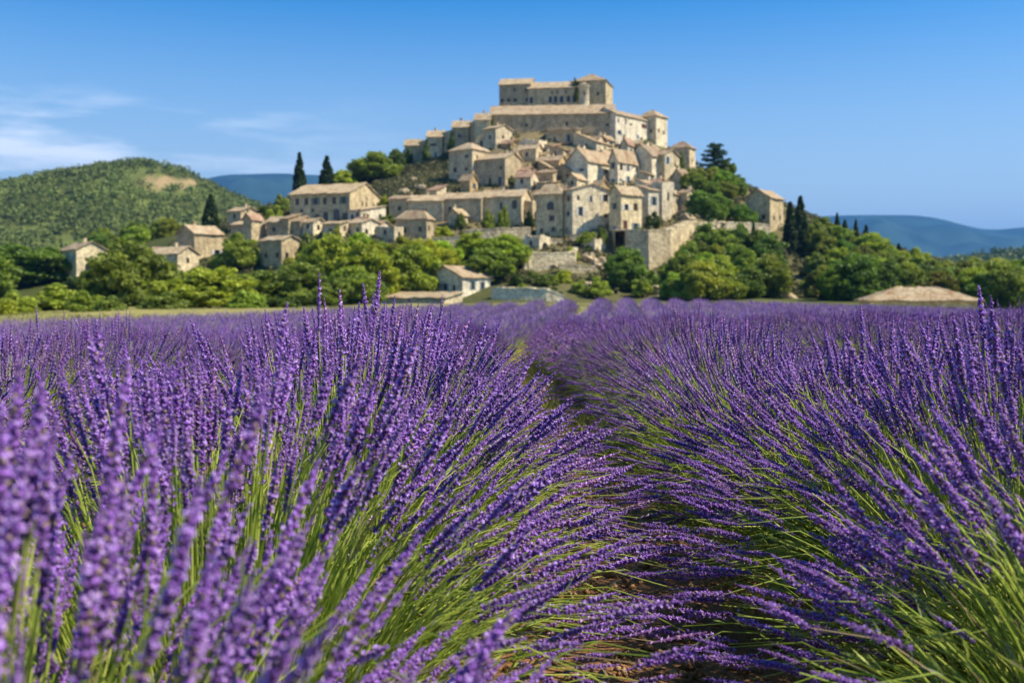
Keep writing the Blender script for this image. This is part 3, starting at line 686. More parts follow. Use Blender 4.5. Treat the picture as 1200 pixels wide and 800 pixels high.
    if rt == 'gr':      # gables on the right and hidden left ends, ridge along x
        mb.tri((0,0,e),(0,WR,e),(0,WR/2,e+rise)); mb.tri((-WL,WR,e),(-WL,0,e),(-WL,WR/2,e+rise))
        so = ov*rise/(WR/2)
        slab(rf, [(-WL-ov,-ov,e-so),(ov,-ov,e-so),(ov,WR/2,e+rise),(-WL-ov,WR/2,e+rise)], ru=ru); slab(rf, [(ov,WR+ov,e-so),(-WL-ov,WR+ov,e-so),(-WL-ov,WR/2,e+rise),(ov,WR/2,e+rise)], ru=ru)
    elif rt in ('gl', 'gl2'):   # gable on the left face, ridge along y
        mb.tri((-WL,0,e),(0,0,e),(-WL/2,0,e+rise)); mb.tri((0,WR,e),(-WL,WR,e),(-WL/2,WR,e+rise))
        so = ov*rise/(WL/2)
        slab(rf, [(ov,-ov,e-so),(ov,WR+ov,e-so),(-WL/2,WR+ov,e+rise),(-WL/2,-ov,e+rise)], ru=ru); slab(rf, [(-WL-ov,WR+ov,e-so),(-WL-ov,-ov,e-so),(-WL/2,-ov,e+rise),(-WL/2,WR+ov,e+rise)], ru=ru)
    elif rt == 'hip':
        s = min(WL, WR)/2; so = ov*rise/s
        x0, x1, y0, y1 = -WL-ov, ov, -ov, WR+ov
        if WL >= WR: r0, r1 = (-WL+s*0.98, WR/2), (-s*0.98, WR/2)
        else: r0, r1 = (-WL/2, s*0.98), (-WL/2, WR-s*0.98)
        zr = e+rise; zb = e-so
        if WL >= WR:
            slab(rf, [(x0,y0,zb),(x1,y0,zb),(*r1,zr),(*r0,zr)], ru=ru, sag=.03); slab(rf, [(x1,y1,zb),(x0,y1,zb),(*r0,zr),(*r1,zr)], ru=ru, sag=.03)
            slab(rf, [(x1,y0,zb),(x1,y1,zb),(*r1,zr),(*r1,zr)], ru=ru, sag=0); slab(rf, [(x0,y1,zb),(x0,y0,zb),(*r0,zr),(*r0,zr)], ru=ru, sag=0)
        else:
            slab(rf, [(x1,y0,zb),(x1,y1,zb),(*r1,zr),(*r0,zr)], ru=ru, sag=.03); slab(rf, [(x0,y1,zb),(x0,y0,zb),(*r0,zr),(*r1,zr)], ru=ru, sag=.03)
            slab(rf, [(x0,y0,zb),(x1,y0,zb),(*r0,zr),(*r0,zr)], ru=ru, sag=0); slab(rf, [(x1,y1,zb),(x0,y1,zb),(*r1,zr),(*r1,zr)], ru=ru, sag=0)
    elif rt == 'shed':  # low edge over the left face, rising backwards
        mb.tri((0,0,e),(0,WR,e),(0,WR,e+rise)); mb.tri((-WL,WR,e),(-WL,0,e),(-WL,WR,e+rise)); mb.quad((0,WR,e),(-WL,WR,e),(-WL,WR,e+rise),(0,WR,e+rise))
        so = ov*rise/WR; slab(rf, [(-WL-ov,-ov,e-so),(ov,-ov,e-so),(ov,WR+.1,e+rise),(-WL-ov,WR+.1,e+rise)], ru=ru)
    elif rt == 'shedr':  # low edge over the right face
        mb.tri((-WL,0,e),(0,0,e),(-WL,0,e+rise)); mb.tri((0,WR,e),(-WL,WR,e),(-WL,WR,e+rise)); mb.quad((-WL,WR,e),(-WL,0,e),(-WL,0,e+rise),(-WL,WR,e+rise))
        so = ov*rise/WL; slab(rf, [(ov,-ov,e-so),(ov,WR+ov,e-so),(-WL-.1,WR+ov,e+rise),(-WL-.1,-ov,e+rise)], ru=ru)
    else:               # flat, with a ragged parapet
        rf.box(-WL+.3, -.3, .3, WR-.3, e-.5, e-.3)
        q = -WL
        while q < -0.4:
            s = min(ru.uniform(.5, 1.3), -q); t_ = ru.uniform(.05, rise); mb.box(q, q+s, .002, .32, e, e+t_); q += s
        q = 0.35
        while q < WR-.4:
            s = min(ru.uniform(.5, 1.3), WR-q); t_ = ru.uniform(.05, rise); mb.box(-.32, -.002, q, q+s, e, e+t_); q += s
    wl = link('wall', mb.mesh('wall', M['stone']), root); wl.color = (*wc, 1)
    ro = link('roof', rf.mesh('roof', M['roof']), root); ro.color = (*tcx, 1)
    if h['chim'] > 0 or (h['chim'] == 0 and rt in ('gr', 'gl') and ru.random() < 0.45):
        cb = MB(); cx, cy = (-WL*ru.uniform(.25,.75), WR*0.5+0.5) if rt == 'gr' else (-WL*0.5-0.3, WR*ru.uniform(.2,.6))
        cb.box(cx-.3, cx+.3, cy-.3, cy+.3, e+rise-1.0, e+rise+.75); cb.box(cx-.38, cx+.38, cy-.38, cy+.38, e+rise+.75, e+rise+.85)
        c_ = link('chimney', cb.mesh('chimney', M['stone']), ro); c_.color = (*wc, 1)
    for face, uc, z, w_, hh, arched, sh, door in items:
        if face == 'L': loc, rz = (-WL+uc, 0.0, z), 0
        else: loc, rz = (0.0, uc, z), R(90)
        ins = (0, 1) if face == 'L' else (-1, 0)
        if arched:
            o_ = link('window', arch_mesh(w_, hh), root, (loc[0]-ins[0]*.03, loc[1]-ins[1]*.03, z), rz); continue
        fr, pn, k = window_mesh(w_, hh, False)
        o_ = link('door' if door else 'window', fr, root, (loc[0]+ins[0]*.15, loc[1]+ins[1]*.15, z), rz)
        link('pane', pn, o_)
        if sh:
            sm = shutter_mesh(w_*0.5, hh, sh)
            for sx in (-1, 1):
                link('shutter', sm, o_, ((-w_/2-round(w_*0.5,1)-.02) if sx < 0 else w_/2+.02, -0.16, 0))
    return root
for h in HOUSES: build_house(h)

# round turret against the castle
def turret():
    p = at(684.5, 128, 286); r = 1.45; hgt = (128-100)/F*286
    root = link('castle_turret', None, None, tuple(p)); tag(root, 'round sunlit stair turret between long castle range and square keep', 'turret')
    prof = [(r*1.05, -8), (r, 1), (r, hgt-.6), (r*1.12, hgt-.5), (r*1.12, hgt)]
    k = 20; V = []; Fs = []
    for rr, z in prof:
        V += [(rr*math.cos(2*math.pi*j/k), rr*math.sin(2*math.pi*j/k), z) for j in range(k)]
    for i in range(len(prof)-1):
        Fs += [(i*k+j, i*k+(j+1) % k, (i+1)*k+(j+1) % k, (i+1)*k+j) for j in range(k)]
    me = mesh_np('wall', V, np.array(Fs), M['stone'], smooth=True); w_ = link('wall', me, root); w_.color = (*PALE, 1)
    n = k; V = [(r*1.2*math.cos(2*math.pi*j/k), r*1.2*math.sin(2*math.pi*j/k), hgt) for j in range(k)]+[(0,0,hgt+.9)]
    ro = link('roof', mesh_np('roof', V, np.array([(j, (j+1) % k, k) for j in range(k)]), M['roof']), root); ro.color = (*TILE, 1)
    b = MB(); b.box(-.25,.25,-r-.03,-r+.3,hgt*.55,hgt*.55+.8); link('window', b.mesh('window', M['pane']), root)
turret()

# ------------------------------------------------------------------ stone walls and bastions
def stone_wall(label, pts, thick=0.8, name='retaining_wall', col=SAND, seed=0, deep=5.0):
    """pts: (px, py_top, D, height_px): a wall following the points, uneven coping, buttress-like batter."""
    ru = random.Random(label); P = [at(a, b, d) for a, b, d, _ in pts]; Hh = [h_/F*d for _, _, d, h_ in pts]
    root = link(name, None, None, tuple(P[0]-np.array([0, 0, Hh[0]]))); o0 = P[0]-np.array([0, 0, Hh[0]])
    tag(root, label, 'wall')
    mb = MB(); cp = MB(); V = []
    for i in range(len(P)-1):
        L = np.linalg.norm((P[i+1]-P[i])[:2]); n = max(2, int(L/0.9)); u = (P[i+1]-P[i])[:2]/L; nn = np.array([-u[1], u[0]])
        if nn[1] < 0: nn = -nn
        for k in range(n):
            s0, s1 = k/n, (k+1)/n; q0 = P[i]*(1-s0)+P[i+1]*s0-o0; q1 = P[i]*(1-s1)+P[i+1]*s1-o0; hb = -deep
            bt = 0.35
            f0 = q0[:2]-nn*bt; f1 = q1[:2]-nn*bt; b0 = q0[:2]+nn*thick; b1 = q1[:2]+nn*thick
            z0, z1 = q0[2], q1[2]
            mb.quad((*f0, hb), (*f1, hb), (*q1[:2], z1), (*q0[:2], z0)); mb.quad((*q0[:2], z0), (*q1[:2], z1), (*b1, z1), (*b0, z0)); mb.quad((*b1, hb), (*b0, hb), (*b0, z0), (*b1, z1))
            if k == 0 and i == 0: mb.quad((*b0, hb), (*f0, hb), (*q0[:2], z0), (*b0, z0))
            if k == n-1 and i == len(P)-2: mb.quad((*f1, hb), (*b1, hb), (*b1, z1), (*q1[:2], z1))
            # one coping block, uneven
            t = ru.uniform(.12, .38); g = 0.02; c = [q0[:2]-nn*.06+u*g, q1[:2]-nn*.06-u*g, b1+nn*.06-u*g, b0+nn*.06+u*g]; nv = len(cp.v); zt = [z0, z1, z1, z0]
            cp.v += [(*c[j], zt[j]-.05) for j in range(4)] + [(*c[j], zt[j]+t+ru.uniform(-.05,.05)) for j in range(4)]
            for q in ((4,5,6,7),(0,1,5,4),(1,2,6,5),(2,3,7,6),(3,0,4,7)): cp.f.append(tuple(nv+x for x in q))
    w_ = link('wall', mb.mesh('wall', M['rubble']), root); w_.color = (*col, 1)
    c_ = link('coping', cp.mesh('coping', M['rubble']), root); c_.color = (*[q*1.05 for q in col], 1)
stone_wall('tall weathered stone bastion carrying the ochre-sided house', [(727,272,200,50),(733,270,190,55),(760,271,188,55),(786,270,190,48),(817,259,200,40)], 2.0, 'bastion', WARM, deep=14)
stone_wall('long retaining wall running from the bastion to the gabled stone house', [(815,262,199,20),(850,261,203,22),(880,262,205,24),(903,264,206,26)], 1.2)
stone_wall('square terrace wall of pale coursed stone above the garden', [(612,296,186,36),(613,297,178,36),(674,297,180,32),(677,292,190,30)], 1.0, col=SAND)
stone_wall('low stepped terrace wall beneath the square terrace wall', [(655,311,176,12),(700,313,177,12)], 0.8, col=WARM)
stone_wall('upper terrace wall under the long low house', [(545,271,196,16),(580,268,196,18),(622,268,197,20)], 1.0, col=WARM)
stone_wall('long pale dry-stone garden wall beside the small cream cottage', [(576,339,158,16),(610,338,156,16),(640,340,155,15),(662,347,155,10)], 2.2, 'garden_wall', (0.68,0.58,0.40), deep=2)
stone_wall('short wall fragment under the narrow beige house', [(622,277,192,20),(660,282,193,18)], 0.8, col=GREY)
stone_wall('broken wall beneath the big cream facade', [(668,276,194,14),(712,274,194,14)], 0.8, col=WARM)
stone_wall('terrace wall above the bright round trees', [(470,284,190,10),(545,277,190,14)], 0.8, col=WARM)

stone_wall('curved grey rampart stepping down the skyline from the long grey wall', [(472,178,286,20),(476,174,282,22),(500,164,278,28),(528,153.5,272,34),(556,143,267,38),(580,136,265,40)], 5.0, 'rampart', GREY, deep=3)
# ------------------------------------------------------------------ rock outcrops
def rock(px, py, D, s, label, i):
    r_ = np.random.default_rng(900+i); import bmesh
    bm = bmesh.new(); bmesh.ops.create_icosphere(bm, subdivisions=3, radius=1.0)
    for v in bm.verts:
        c = v.co; k = 1 + 0.25*math.sin(3*c.x+i)*math.cos(4*c.z-i) + 0.16*math.sin(7*c.y+2*c.z+i) + 0.10*math.sin(13*c.x-9*c.z) + r_.uniform(-.13,.13); v.co = Vector((c.x*k*s[0], c.y*k*s[1], c.z*k*s[2]))
    me = bpy.data.meshes.new('rock'); bm.to_mesh(me); bm.free(); me.materials.append(M['rubble'])
    o = link('rock_outcrop', me, None, tuple(at(px, py, D))); o.color = (0.42,0.34,0.22,1); tag(o, label, 'rock', 'rock outcrops on the village hill')
rk = random.Random(77)
for i, (px, py, D) in enumerate([(800,248,214),(822,246,214),(813,238,220),(806,256,206),(830,240,222),(474,226,230),(500,216,238),(450,236,224),(515,208,244),(486,212,246),(465,216,244),(492,224,234),(508,226,232),(840,262,204),
                                 (820,347,164),(800,344,166),(775,340,168),(690,331,170),(920,350,158),(650,304,180),(700,306,181),(690,300,184),(708,300,186),(640,326,172),(845,348,162)]):
    x, y = (px-CX)/F*D, D; q = rk.uniform(.8, 1.7); rock(px, HY-(terr1(x, y)+.1-CZ)/D*F, D, (q*rk.uniform(.9,1.5), q, q*rk.uniform(.6,.9)), 'rough tan rock outcrop bulging from the village slope', i)

# ------------------------------------------------------------------ trees
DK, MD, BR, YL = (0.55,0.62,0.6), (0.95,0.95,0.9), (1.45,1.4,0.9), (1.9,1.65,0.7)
def T(kind, px, top, D, w_, label, name, **k): tree(kind, px, top, D, w_, label, name, **k)
T('cypress', 351, 178, 246, 17, 'tall slim cypress behind the long farmhouse roof', 'cypress_tree', color=(.8,.9,1))
T('cypress', 383, 182, 246, 20, 'broader cypress touching the farmhouse ridge, beside low green tree', 'cypress_tree', color=(.9,1,1), var=1)
T('fatcyp', 247, 227, 226, 26, 'dark column-like tree above the layered-roof house', 'cypress_tree', color=(.8,.9,.9))
T('cypress', 926, 236, 199, 20, 'dark cypress in a tight pair beside the gabled stone house', 'cypress_tree', color=(.8,.9,1), group='pair of cypresses')
T('cypress', 938, 229, 200, 21, 'dark cypress in a tight pair beside the gabled stone house', 'cypress_tree', color=(.8,.9,1), var=1, group='pair of cypresses')
for px, tp, D, w_ in ((981,249,224,9),(990,257,222,11),(1003,257,220,9),(1015,263,220,11),(1039,280,216,9),(1053,285,214,11),(1026,277,217,7)):
    T('cypress', px, tp, D, w_, 'little cypress on the descending wooded ridge', 'cypress_tree', group='small cypresses on the ridge', color=(.85,.95,1))
T('cypress', 883, 259, 196, 9, 'thin cypress rising in front of the retaining wall', 'cypress_tree', color=(.8,.9,1))
T('pine', 838, 167, 246, 38, 'tall dark pine with open branches on the skyline', 'pine_tree', color=(.9,1.0,1.05))
T('broad', 436, 178, 258, 50, 'large round tree on the skyline left of the rampart', 'broadleaf_tree', color=(1.0,1.05,.8), var=1)
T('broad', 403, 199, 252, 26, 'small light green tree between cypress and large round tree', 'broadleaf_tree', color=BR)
T('broad', 463, 175, 272, 20, 'dark little tree at the foot of the rampart', 'broadleaf_tree', color=DK)
T('broad', 277, 274, 190, 48, 'round green tree between the layered-roof and terrace houses', 'broadleaf_tree', color=(1.1,1.1,.8), var=2)
T('broad', 736, 290, 172, 50, 'single dense dark tree in front of the stone bastion', 'broadleaf_tree', color=(.75,.95,.8), var=0)
T('bush', 98, 318, 150, 70, 'shrub hiding the foot of the isolated porch house', 'shrub', cat='shrub', color=DK)
T('broad', 158, 281, 112, 84, 'big brownish-green tree masking the long low barn', 'broadleaf_tree', color=(.85,.85,.8), var=3)
T('broad', 245, 313, 100, 84, 'broad bright green tree at the field edge', 'broadleaf_tree', color=(1.35,1.3,.8), var=4)
T('broad', 122, 305, 118, 50, 'dark tree beside the isolated porch house', 'broadleaf_tree', color=DK)
T('broad', 350, 308, 130, 90, 'grey-green tree below the terrace house', 'broadleaf_tree', color=(.8,.85,.75), var=1)
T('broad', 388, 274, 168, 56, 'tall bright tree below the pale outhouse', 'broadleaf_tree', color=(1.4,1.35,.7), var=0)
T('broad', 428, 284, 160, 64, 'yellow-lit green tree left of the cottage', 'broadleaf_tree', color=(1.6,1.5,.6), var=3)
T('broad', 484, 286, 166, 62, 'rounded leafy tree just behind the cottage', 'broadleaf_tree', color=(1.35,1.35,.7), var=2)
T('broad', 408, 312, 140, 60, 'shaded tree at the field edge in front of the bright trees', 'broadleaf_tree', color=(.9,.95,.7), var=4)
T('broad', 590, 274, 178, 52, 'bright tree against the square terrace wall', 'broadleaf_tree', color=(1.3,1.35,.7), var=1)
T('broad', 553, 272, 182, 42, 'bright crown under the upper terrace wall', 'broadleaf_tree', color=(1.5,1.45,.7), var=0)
T('broad', 574, 290, 172, 50, 'darker tree close behind the cottage roof', 'broadleaf_tree', color=(.9,1.0,.7), var=4)
T('broad', 35, 288, 190, 92, 'dark wide tree left of the isolated porch house', 'broadleaf_tree', color=(.6,.75,.6), var=3)
T('broad', -25, 295, 170, 80, 'dark tree at the edge of the wood by the grass strip', 'broadleaf_tree', color=(.7,.8,.6), var=2)
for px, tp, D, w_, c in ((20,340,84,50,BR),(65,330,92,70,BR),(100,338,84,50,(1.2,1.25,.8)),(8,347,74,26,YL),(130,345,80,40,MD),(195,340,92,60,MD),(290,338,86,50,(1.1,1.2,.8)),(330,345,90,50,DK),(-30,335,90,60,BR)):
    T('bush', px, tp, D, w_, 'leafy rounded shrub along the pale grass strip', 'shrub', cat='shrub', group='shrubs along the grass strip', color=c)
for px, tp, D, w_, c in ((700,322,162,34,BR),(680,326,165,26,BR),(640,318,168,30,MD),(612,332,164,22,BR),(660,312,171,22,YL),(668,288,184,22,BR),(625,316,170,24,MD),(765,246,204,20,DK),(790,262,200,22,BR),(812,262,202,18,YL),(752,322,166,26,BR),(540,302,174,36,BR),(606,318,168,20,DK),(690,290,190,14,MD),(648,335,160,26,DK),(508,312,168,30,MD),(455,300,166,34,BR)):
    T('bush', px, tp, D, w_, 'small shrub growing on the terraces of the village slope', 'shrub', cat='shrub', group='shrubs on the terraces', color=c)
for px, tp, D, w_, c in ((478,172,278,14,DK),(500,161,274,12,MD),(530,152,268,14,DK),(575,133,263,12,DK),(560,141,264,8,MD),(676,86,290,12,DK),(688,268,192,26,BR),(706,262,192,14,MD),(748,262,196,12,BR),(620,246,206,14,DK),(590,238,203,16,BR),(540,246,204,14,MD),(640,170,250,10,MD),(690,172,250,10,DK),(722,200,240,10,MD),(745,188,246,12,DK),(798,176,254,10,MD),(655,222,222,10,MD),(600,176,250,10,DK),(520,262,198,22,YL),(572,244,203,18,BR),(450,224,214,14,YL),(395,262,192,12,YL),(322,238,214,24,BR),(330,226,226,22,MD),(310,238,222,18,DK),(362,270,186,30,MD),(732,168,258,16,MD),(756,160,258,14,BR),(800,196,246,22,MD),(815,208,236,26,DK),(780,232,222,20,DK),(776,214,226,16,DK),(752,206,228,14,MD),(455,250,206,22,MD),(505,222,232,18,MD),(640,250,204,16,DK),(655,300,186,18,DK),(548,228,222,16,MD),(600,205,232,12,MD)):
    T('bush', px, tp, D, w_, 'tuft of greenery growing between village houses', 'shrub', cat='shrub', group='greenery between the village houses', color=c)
# wooded slope below and beside the village: scattered broadleaf trees
def scatter(n, poly, Dr, hrange, label, group, cols, seed, mind=3.2, tones_=('deep green', 'mid green', 'light yellow-green', 'dark olive')):
    r_ = random.Random(seed); put = []; tries = 0
    def inside(px, py):
        c = False; j = len(poly)-1
        for i in range(len(poly)):
            (xi, yi), (xj, yj) = poly[i], poly[j]
            if (yi > py) != (yj > py) and px < (xj-xi)*(py-yi)/(yj-yi)+xi: c = not c
            j = i
        return c
    xs = []; 
    while len(put) < n and tries < n*60:
        tries += 1; D = r_.uniform(*Dr); px = r_.uniform(min(p[0] for p in poly), max(p[0] for p in poly)); x = (px-CX)/F*D
        z = terr1(x, D); hh = r_.uniform(*hrange); py = HY-(z+hh*0.6-CZ)/D*F
        if not inside(px, py) or (905 < px < 955 and D < 203): continue
        if any((x-a)**2+(D-b)**2 < mind**2 for a, b in put): continue
        put.append((x, D)); ci = r_.randrange(len(cols)); c = cols[ci]; tn_ = tones_[ci]+' '; wv = hh*r_.uniform(.8, 1.05)
        tree('broad', 0, 0, 0, 0, tn_+label, 'broadleaf_tree', group=tn_+group, color=tuple(q*r_.uniform(.85, 1.15) for q in c), var=r_.randrange(5), xy=(x, D), h=hh, wid=wv)
    return len(put)
n1 = scatter(150, [(785,300),(830,276),(900,282),(950,260),(1010,284),(1090,309),(1200,318),(1260,326),(1260,362),(790,356)], (150, 234), (4.0, 7.2), 'broadleaf tree in the wood below the retaining wall', 'wood below the retaining wall', [(.75,.9,.75),(1,1.05,.75),(1.3,1.25,.75),(.72,.72,.5)], 5)
n2 = scatter(16, [(805,205),(850,195),(880,225),(880,255),(850,262),(815,245)], (205, 250), (3.5, 6.0), 'tree on the slope between the bastion and the tall pine', 'trees under the pine', [(.7,.85,.65),(.9,1,.75)], 6, 2.5)
n3 = scatter(34, [(-60,280),(80,285),(200,262),(270,262),(300,300),(340,320),(340,350),(-60,350)], (228, 300), (5.0, 7.5), 'broadleaf tree in the wood between the village and the hill', 'wood under the rounded hill', [(.7,.85,.6),(.95,1.0,.7),(1.15,1.15,.75)], 7)
n4 = scatter(16, [(400,285),(520,290),(520,330),(560,300),(600,300),(600,345),(340,350),(350,300)], (170, 192), (4.0, 6.5), 'tree in the thicket between farmhouse and cottage', 'thicket below the farmhouse', [(.9,1.05,.7),(1.2,1.25,.7),(1.5,1.4,.6)], 8, 2.6)
for px, tp, D, w_ in ((865,272,190,16),(905,284,190,15),(958,262,212,15),(972,268,208,14),(1000,286,196,15),(1046,296,196,13),(1075,304,196,13),(824,276,190,15)):
    T('fatcyp', px, tp, D, w_, 'upright pointed dark tree rising out of the wood below the ridge', 'pointed_tree', group='pointed trees in the wood', color=(.9,1.0,.95))
for px, tp, D, w_, c in ((826,262,193,34,(.8,.95,.75)),(846,268,190,30,(1,1.05,.75)),(868,262,194,28,(.85,1,.8)),(893,270,196,24,(.75,.9,.7)),(806,282,184,30,(1.05,1.1,.75)),(790,300,178,32,(.9,1.05,.75))):
    T('broad', px, tp, D, w_, 'tree with its crown against the long retaining wall', 'broadleaf_tree', group='trees against the retaining wall', color=c)
print('scattered', n1, n2, n3, n4)

# woods on the far hills: uncountable
def wood_cover(surf, n, size, label, name, cA, cB, seed, bare=None, leaves=21, lsz=0.50, dens=None):
    global rng
    rng = np.random.default_rng(seed)
    X, Yl, XX, YY, ZZ = surf
    i = rng.random(n)*(len(X)-1); j = rng.random(n)*(len(Yl)-1)*0.62
    i0 = i.astype(int); j0 = j.astype(int); fi = i-i0; fj = j-j0
    g = lambda A: (A[i0,j0]*(1-fi)+A[i0+1,j0]*fi)*(1-fj)+(A[i0,j0+1]*(1-fi)+A[i0+1,j0+1]*fi)*fj
    P = np.c_[g(XX), g(YY), g(ZZ)]
    if bare is not None: P = P[~bare(P)]
    if dens is not None: P = P[rng.random(len(P)) < dens(P)]
    s = size*rng.uniform(.6, 1.4, len(P)); P[:, 2] += s*0.45
    tone = np.clip(sm_noise(P[:, 0], P[:, 1], size*9, seed)*1.3-0.15 + rng.uniform(-.25,.25,len(P)), 0, 1)
    V, f, c = leaf_cloud(P, s*0.62, leaves, lsz*size*0.46, 0.9, cA, cB, k=3)
    tt = np.repeat(tone, leaves*3)[:, None]
    c = c*(0.72+0.5*tt)*np.array([1.0, 1.0, 1.0])
    o = link(name, mesh_np(name, V, f, M['scrub'], c)); tag(o, label, 'wood', kind='stuff')
wood_cover(left_hill, 15000, 4.0, 'dense green scrub and trees covering the rounded hill', 'hillside_wood', (.11,.155,.032), (.22,.26,.06), 61, barepatch, dens=lambda P: np.clip((sm_noise(P[:, 0], P[:, 1], 34, 88)-.12)*4, .45, 1))
wood_cover(val_r, 4200, 7.5, 'dark woods covering the low rise in the valley', 'valley_wood', (.08,.12,.03), (.20,.24,.055), 62)
# scrub on the village hill itself
def scrub():
    global rng
    rng = np.random.default_rng(63)
    n = 7500; x = rng.uniform(-75, 110, n); y = rng.uniform(168, 315, n)
    px = CX+F*x/y; z = terr(x, y); py = HY-F*(z-CZ)/y
    k = (sm_noise(x, y, 7, 12) > 0.42) & ~((px > 600) & (px < 790) & (py < 270))
    k |= (rng.random(n) < 0.42)
    x, y, z = x[k], y[k], z[k]
    pq = rng.uniform(440, 545, 2200); dq = rng.uniform(214, 272, 2200); xq = (pq-CX)/F*dq; zq = terr(xq, dq)
    x = np.r_[x, xq]; y = np.r_[y, dq]; z = np.r_[z, zq]; s = rng.uniform(.5, 1.5, len(x))
    V, f, c = leaf_cloud(np.c_[x, y, z+s*.25], s*.8, 26, 0.33, 0.75, (.06,.07,.025), (.19,.19,.07), k=3)
    tone = np.repeat(sm_noise(x, y, 11, 33), 26*3)[:, None]; c = c*(0.7+0.6*tone)*np.array([1,1,1]) + tone*np.array([.03,.012,.008])
    o = link('hillside_scrub', mesh_np('hillside_scrub', V, f, M['scrub'], c)); tag(o, 'low dry scrub spread over the village hill', 'scrub', kind='stuff')
scrub()

# ------------------------------------------------------------------ lavender
LILAC = np.array([0.56, 0.36, 0.78]); VIOL = np.array([0.29, 0.13, 0.47]); DEEP = np.array([0.115, 0.052, 0.19]); TAN = np.array([0.40, 0.30, 0.22])
STEM_A = np.array([0.32, 0.46, 0.05]); STEM_B = np.array([0.64, 0.70, 0.15]); LEAFG = np.array([0.24, 0.36, 0.07])

def spike_template(seed, whorls, per, detail):
    """one flower spike along +z, length about 1 (scaled later), widest 0.1."""
    r_ = np.random.default_rng(seed); V = []; Fs = []; Cc = []
    zs = np.linspace(0.10, 0.96, whorls); zs[0] -= 0.06
    for i, z in enumerate(zs):
        t = i/(whorls-1); rad = 0.057*(0.55+0.45*math.sin(math.pi*min(1, 0.25+0.62*t)))*(1-0.45*max(0, t-0.7)/0.3)
        for j in range(per):
            a = 2*math.pi*(j+0.5*(i % 2))/per + r_.uniform(-.25,.25); el = r_.uniform(0.45, 0.85)+0.35*t
            d = np.array([math.cos(a)*math.cos(el), math.sin(a)*math.cos(el), math.sin(el)]); s = np.array([-math.sin(a), math.cos(a), 0]); u = np.cross(d, s)
            L = rad*r_.uniform(1.0, 1.45); wv = rad*r_.uniform(.34,.5)*(1.0 if detail else 1.6); o = np.array([0, 0, z+r_.uniform(-.028,.028)])
            tone = r_.random(); c0 = DEEP*1.2; c1 = VIOL*(0.8+0.75*r_.random()) if tone > .15 else TAN*r_.uniform(.5,1.1)
            n = len(V)
            if detail:
                mid = o+d*L*0.55; V += [o, mid+s*wv, mid-s*wv*.5+u*wv*.87, mid-s*wv*.5-u*wv*.87, o+d*L]
                Cc += [c0, c1, c1, c1*.85, c1*1.35]
                for k in range(3): Fs += [(n, n+1+k, n+1+(k+1) % 3), (n+4, n+1+(k+1) % 3, n+1+k)]
                if r_.random() < 0.40:      # an open flower
                    e = o+d*L*1.02; cc = LILAC*r_.uniform(.7, 1.25)
                    for k in range(3):
                        b = a+0; pa = k*2.1+r_.uniform(0, 1); q = s*math.cos(pa)+u*math.sin(pa); q2 = np.cross(d, q)
                        m = len(V); ll = wv*r_.uniform(1.0, 1.5); V += [e-d*.01, e+q*ll*.6+q2*ll*.45+d*ll*.25, e+q*ll+d*ll*.3, e+q*ll*.6-q2*ll*.45+d*ll*.25]; Cc += [cc*.7, cc, cc*1.1, cc]
                        Fs += [(m, m+1, m+2), (m, m+2, m+3)]
            else:
                V += [o+s*wv, o-s*wv, o+u*wv*1.3, o+d*L*1.1]; cx = c1 if r_.random() < .52 else LILAC*r_.uniform(.75,1.25)
                Cc += [c0*1.3, c0*1.3, cx, cx*1.2]; Fs += [(n, n+3, n+2), (n+1, n+2, n+3), (n, n+1, n+3)]
    # core
    n = len(V); k = 4
    for z, rr in ((0, .012), (.5, .03), (1.0, .006)):
        for j in range(k): V.append(np.array([rr*math.cos(j*1.571), rr*math.sin(j*1.571), z])); Cc.append(DEEP*1.1 + np.array([0.02,.03,0])*(z == 0))
    for i in range(2):
        for j in range(k):
            q = (n+i*k+j, n+i*k+(j+1) % k, n+(i+1)*k+(j+1) % k, n+(i+1)*k+j); Fs += [q[:3], (q[0], q[2], q[3])]
    return np.array(V), np.array(Fs), np.array(Cc)
HI = [spike_template(10+i, 13, 7, True) for i in range(6)]
MID = [spike_template(30+i, 8, 4, False) for i in range(6)]
def low_template(seed):
    r_ = np.random.default_rng(seed); rings = 6; k = 3; V = []; Cc = []; Fs = []
    for i in range(rings):
        z = i/(rings-1); rr = (0.066 if i % 2 else 0.04)*(1-.5*z) if 0 < i < rings-1 else 0.012
        for j in range(k):
            a = 2*math.pi*j/k+i*1.0; V.append((rr*math.cos(a), rr*math.sin(a), z)); Cc.append((VIOL*1.15 if i % 2 else DEEP*1.5)*r_.uniform(.7, 1.4) if r_.random() > .1 else LILAC)
    for i in range(rings-1):
        for j in range(k):
            q = (i*k+j, i*k+(j+1) % k, (i+1)*k+(j+1) % k, (i+1)*k+j); Fs += [q[:3], (q[0], q[2], q[3])]
    return np.array(V), np.array(Fs), np.array(Cc)
LOW = [low_template(50+i) for i in range(5)]
HI_ME = [mesh_np('flower_spike', v, f, M['flower'], c) for v, f, c in HI]

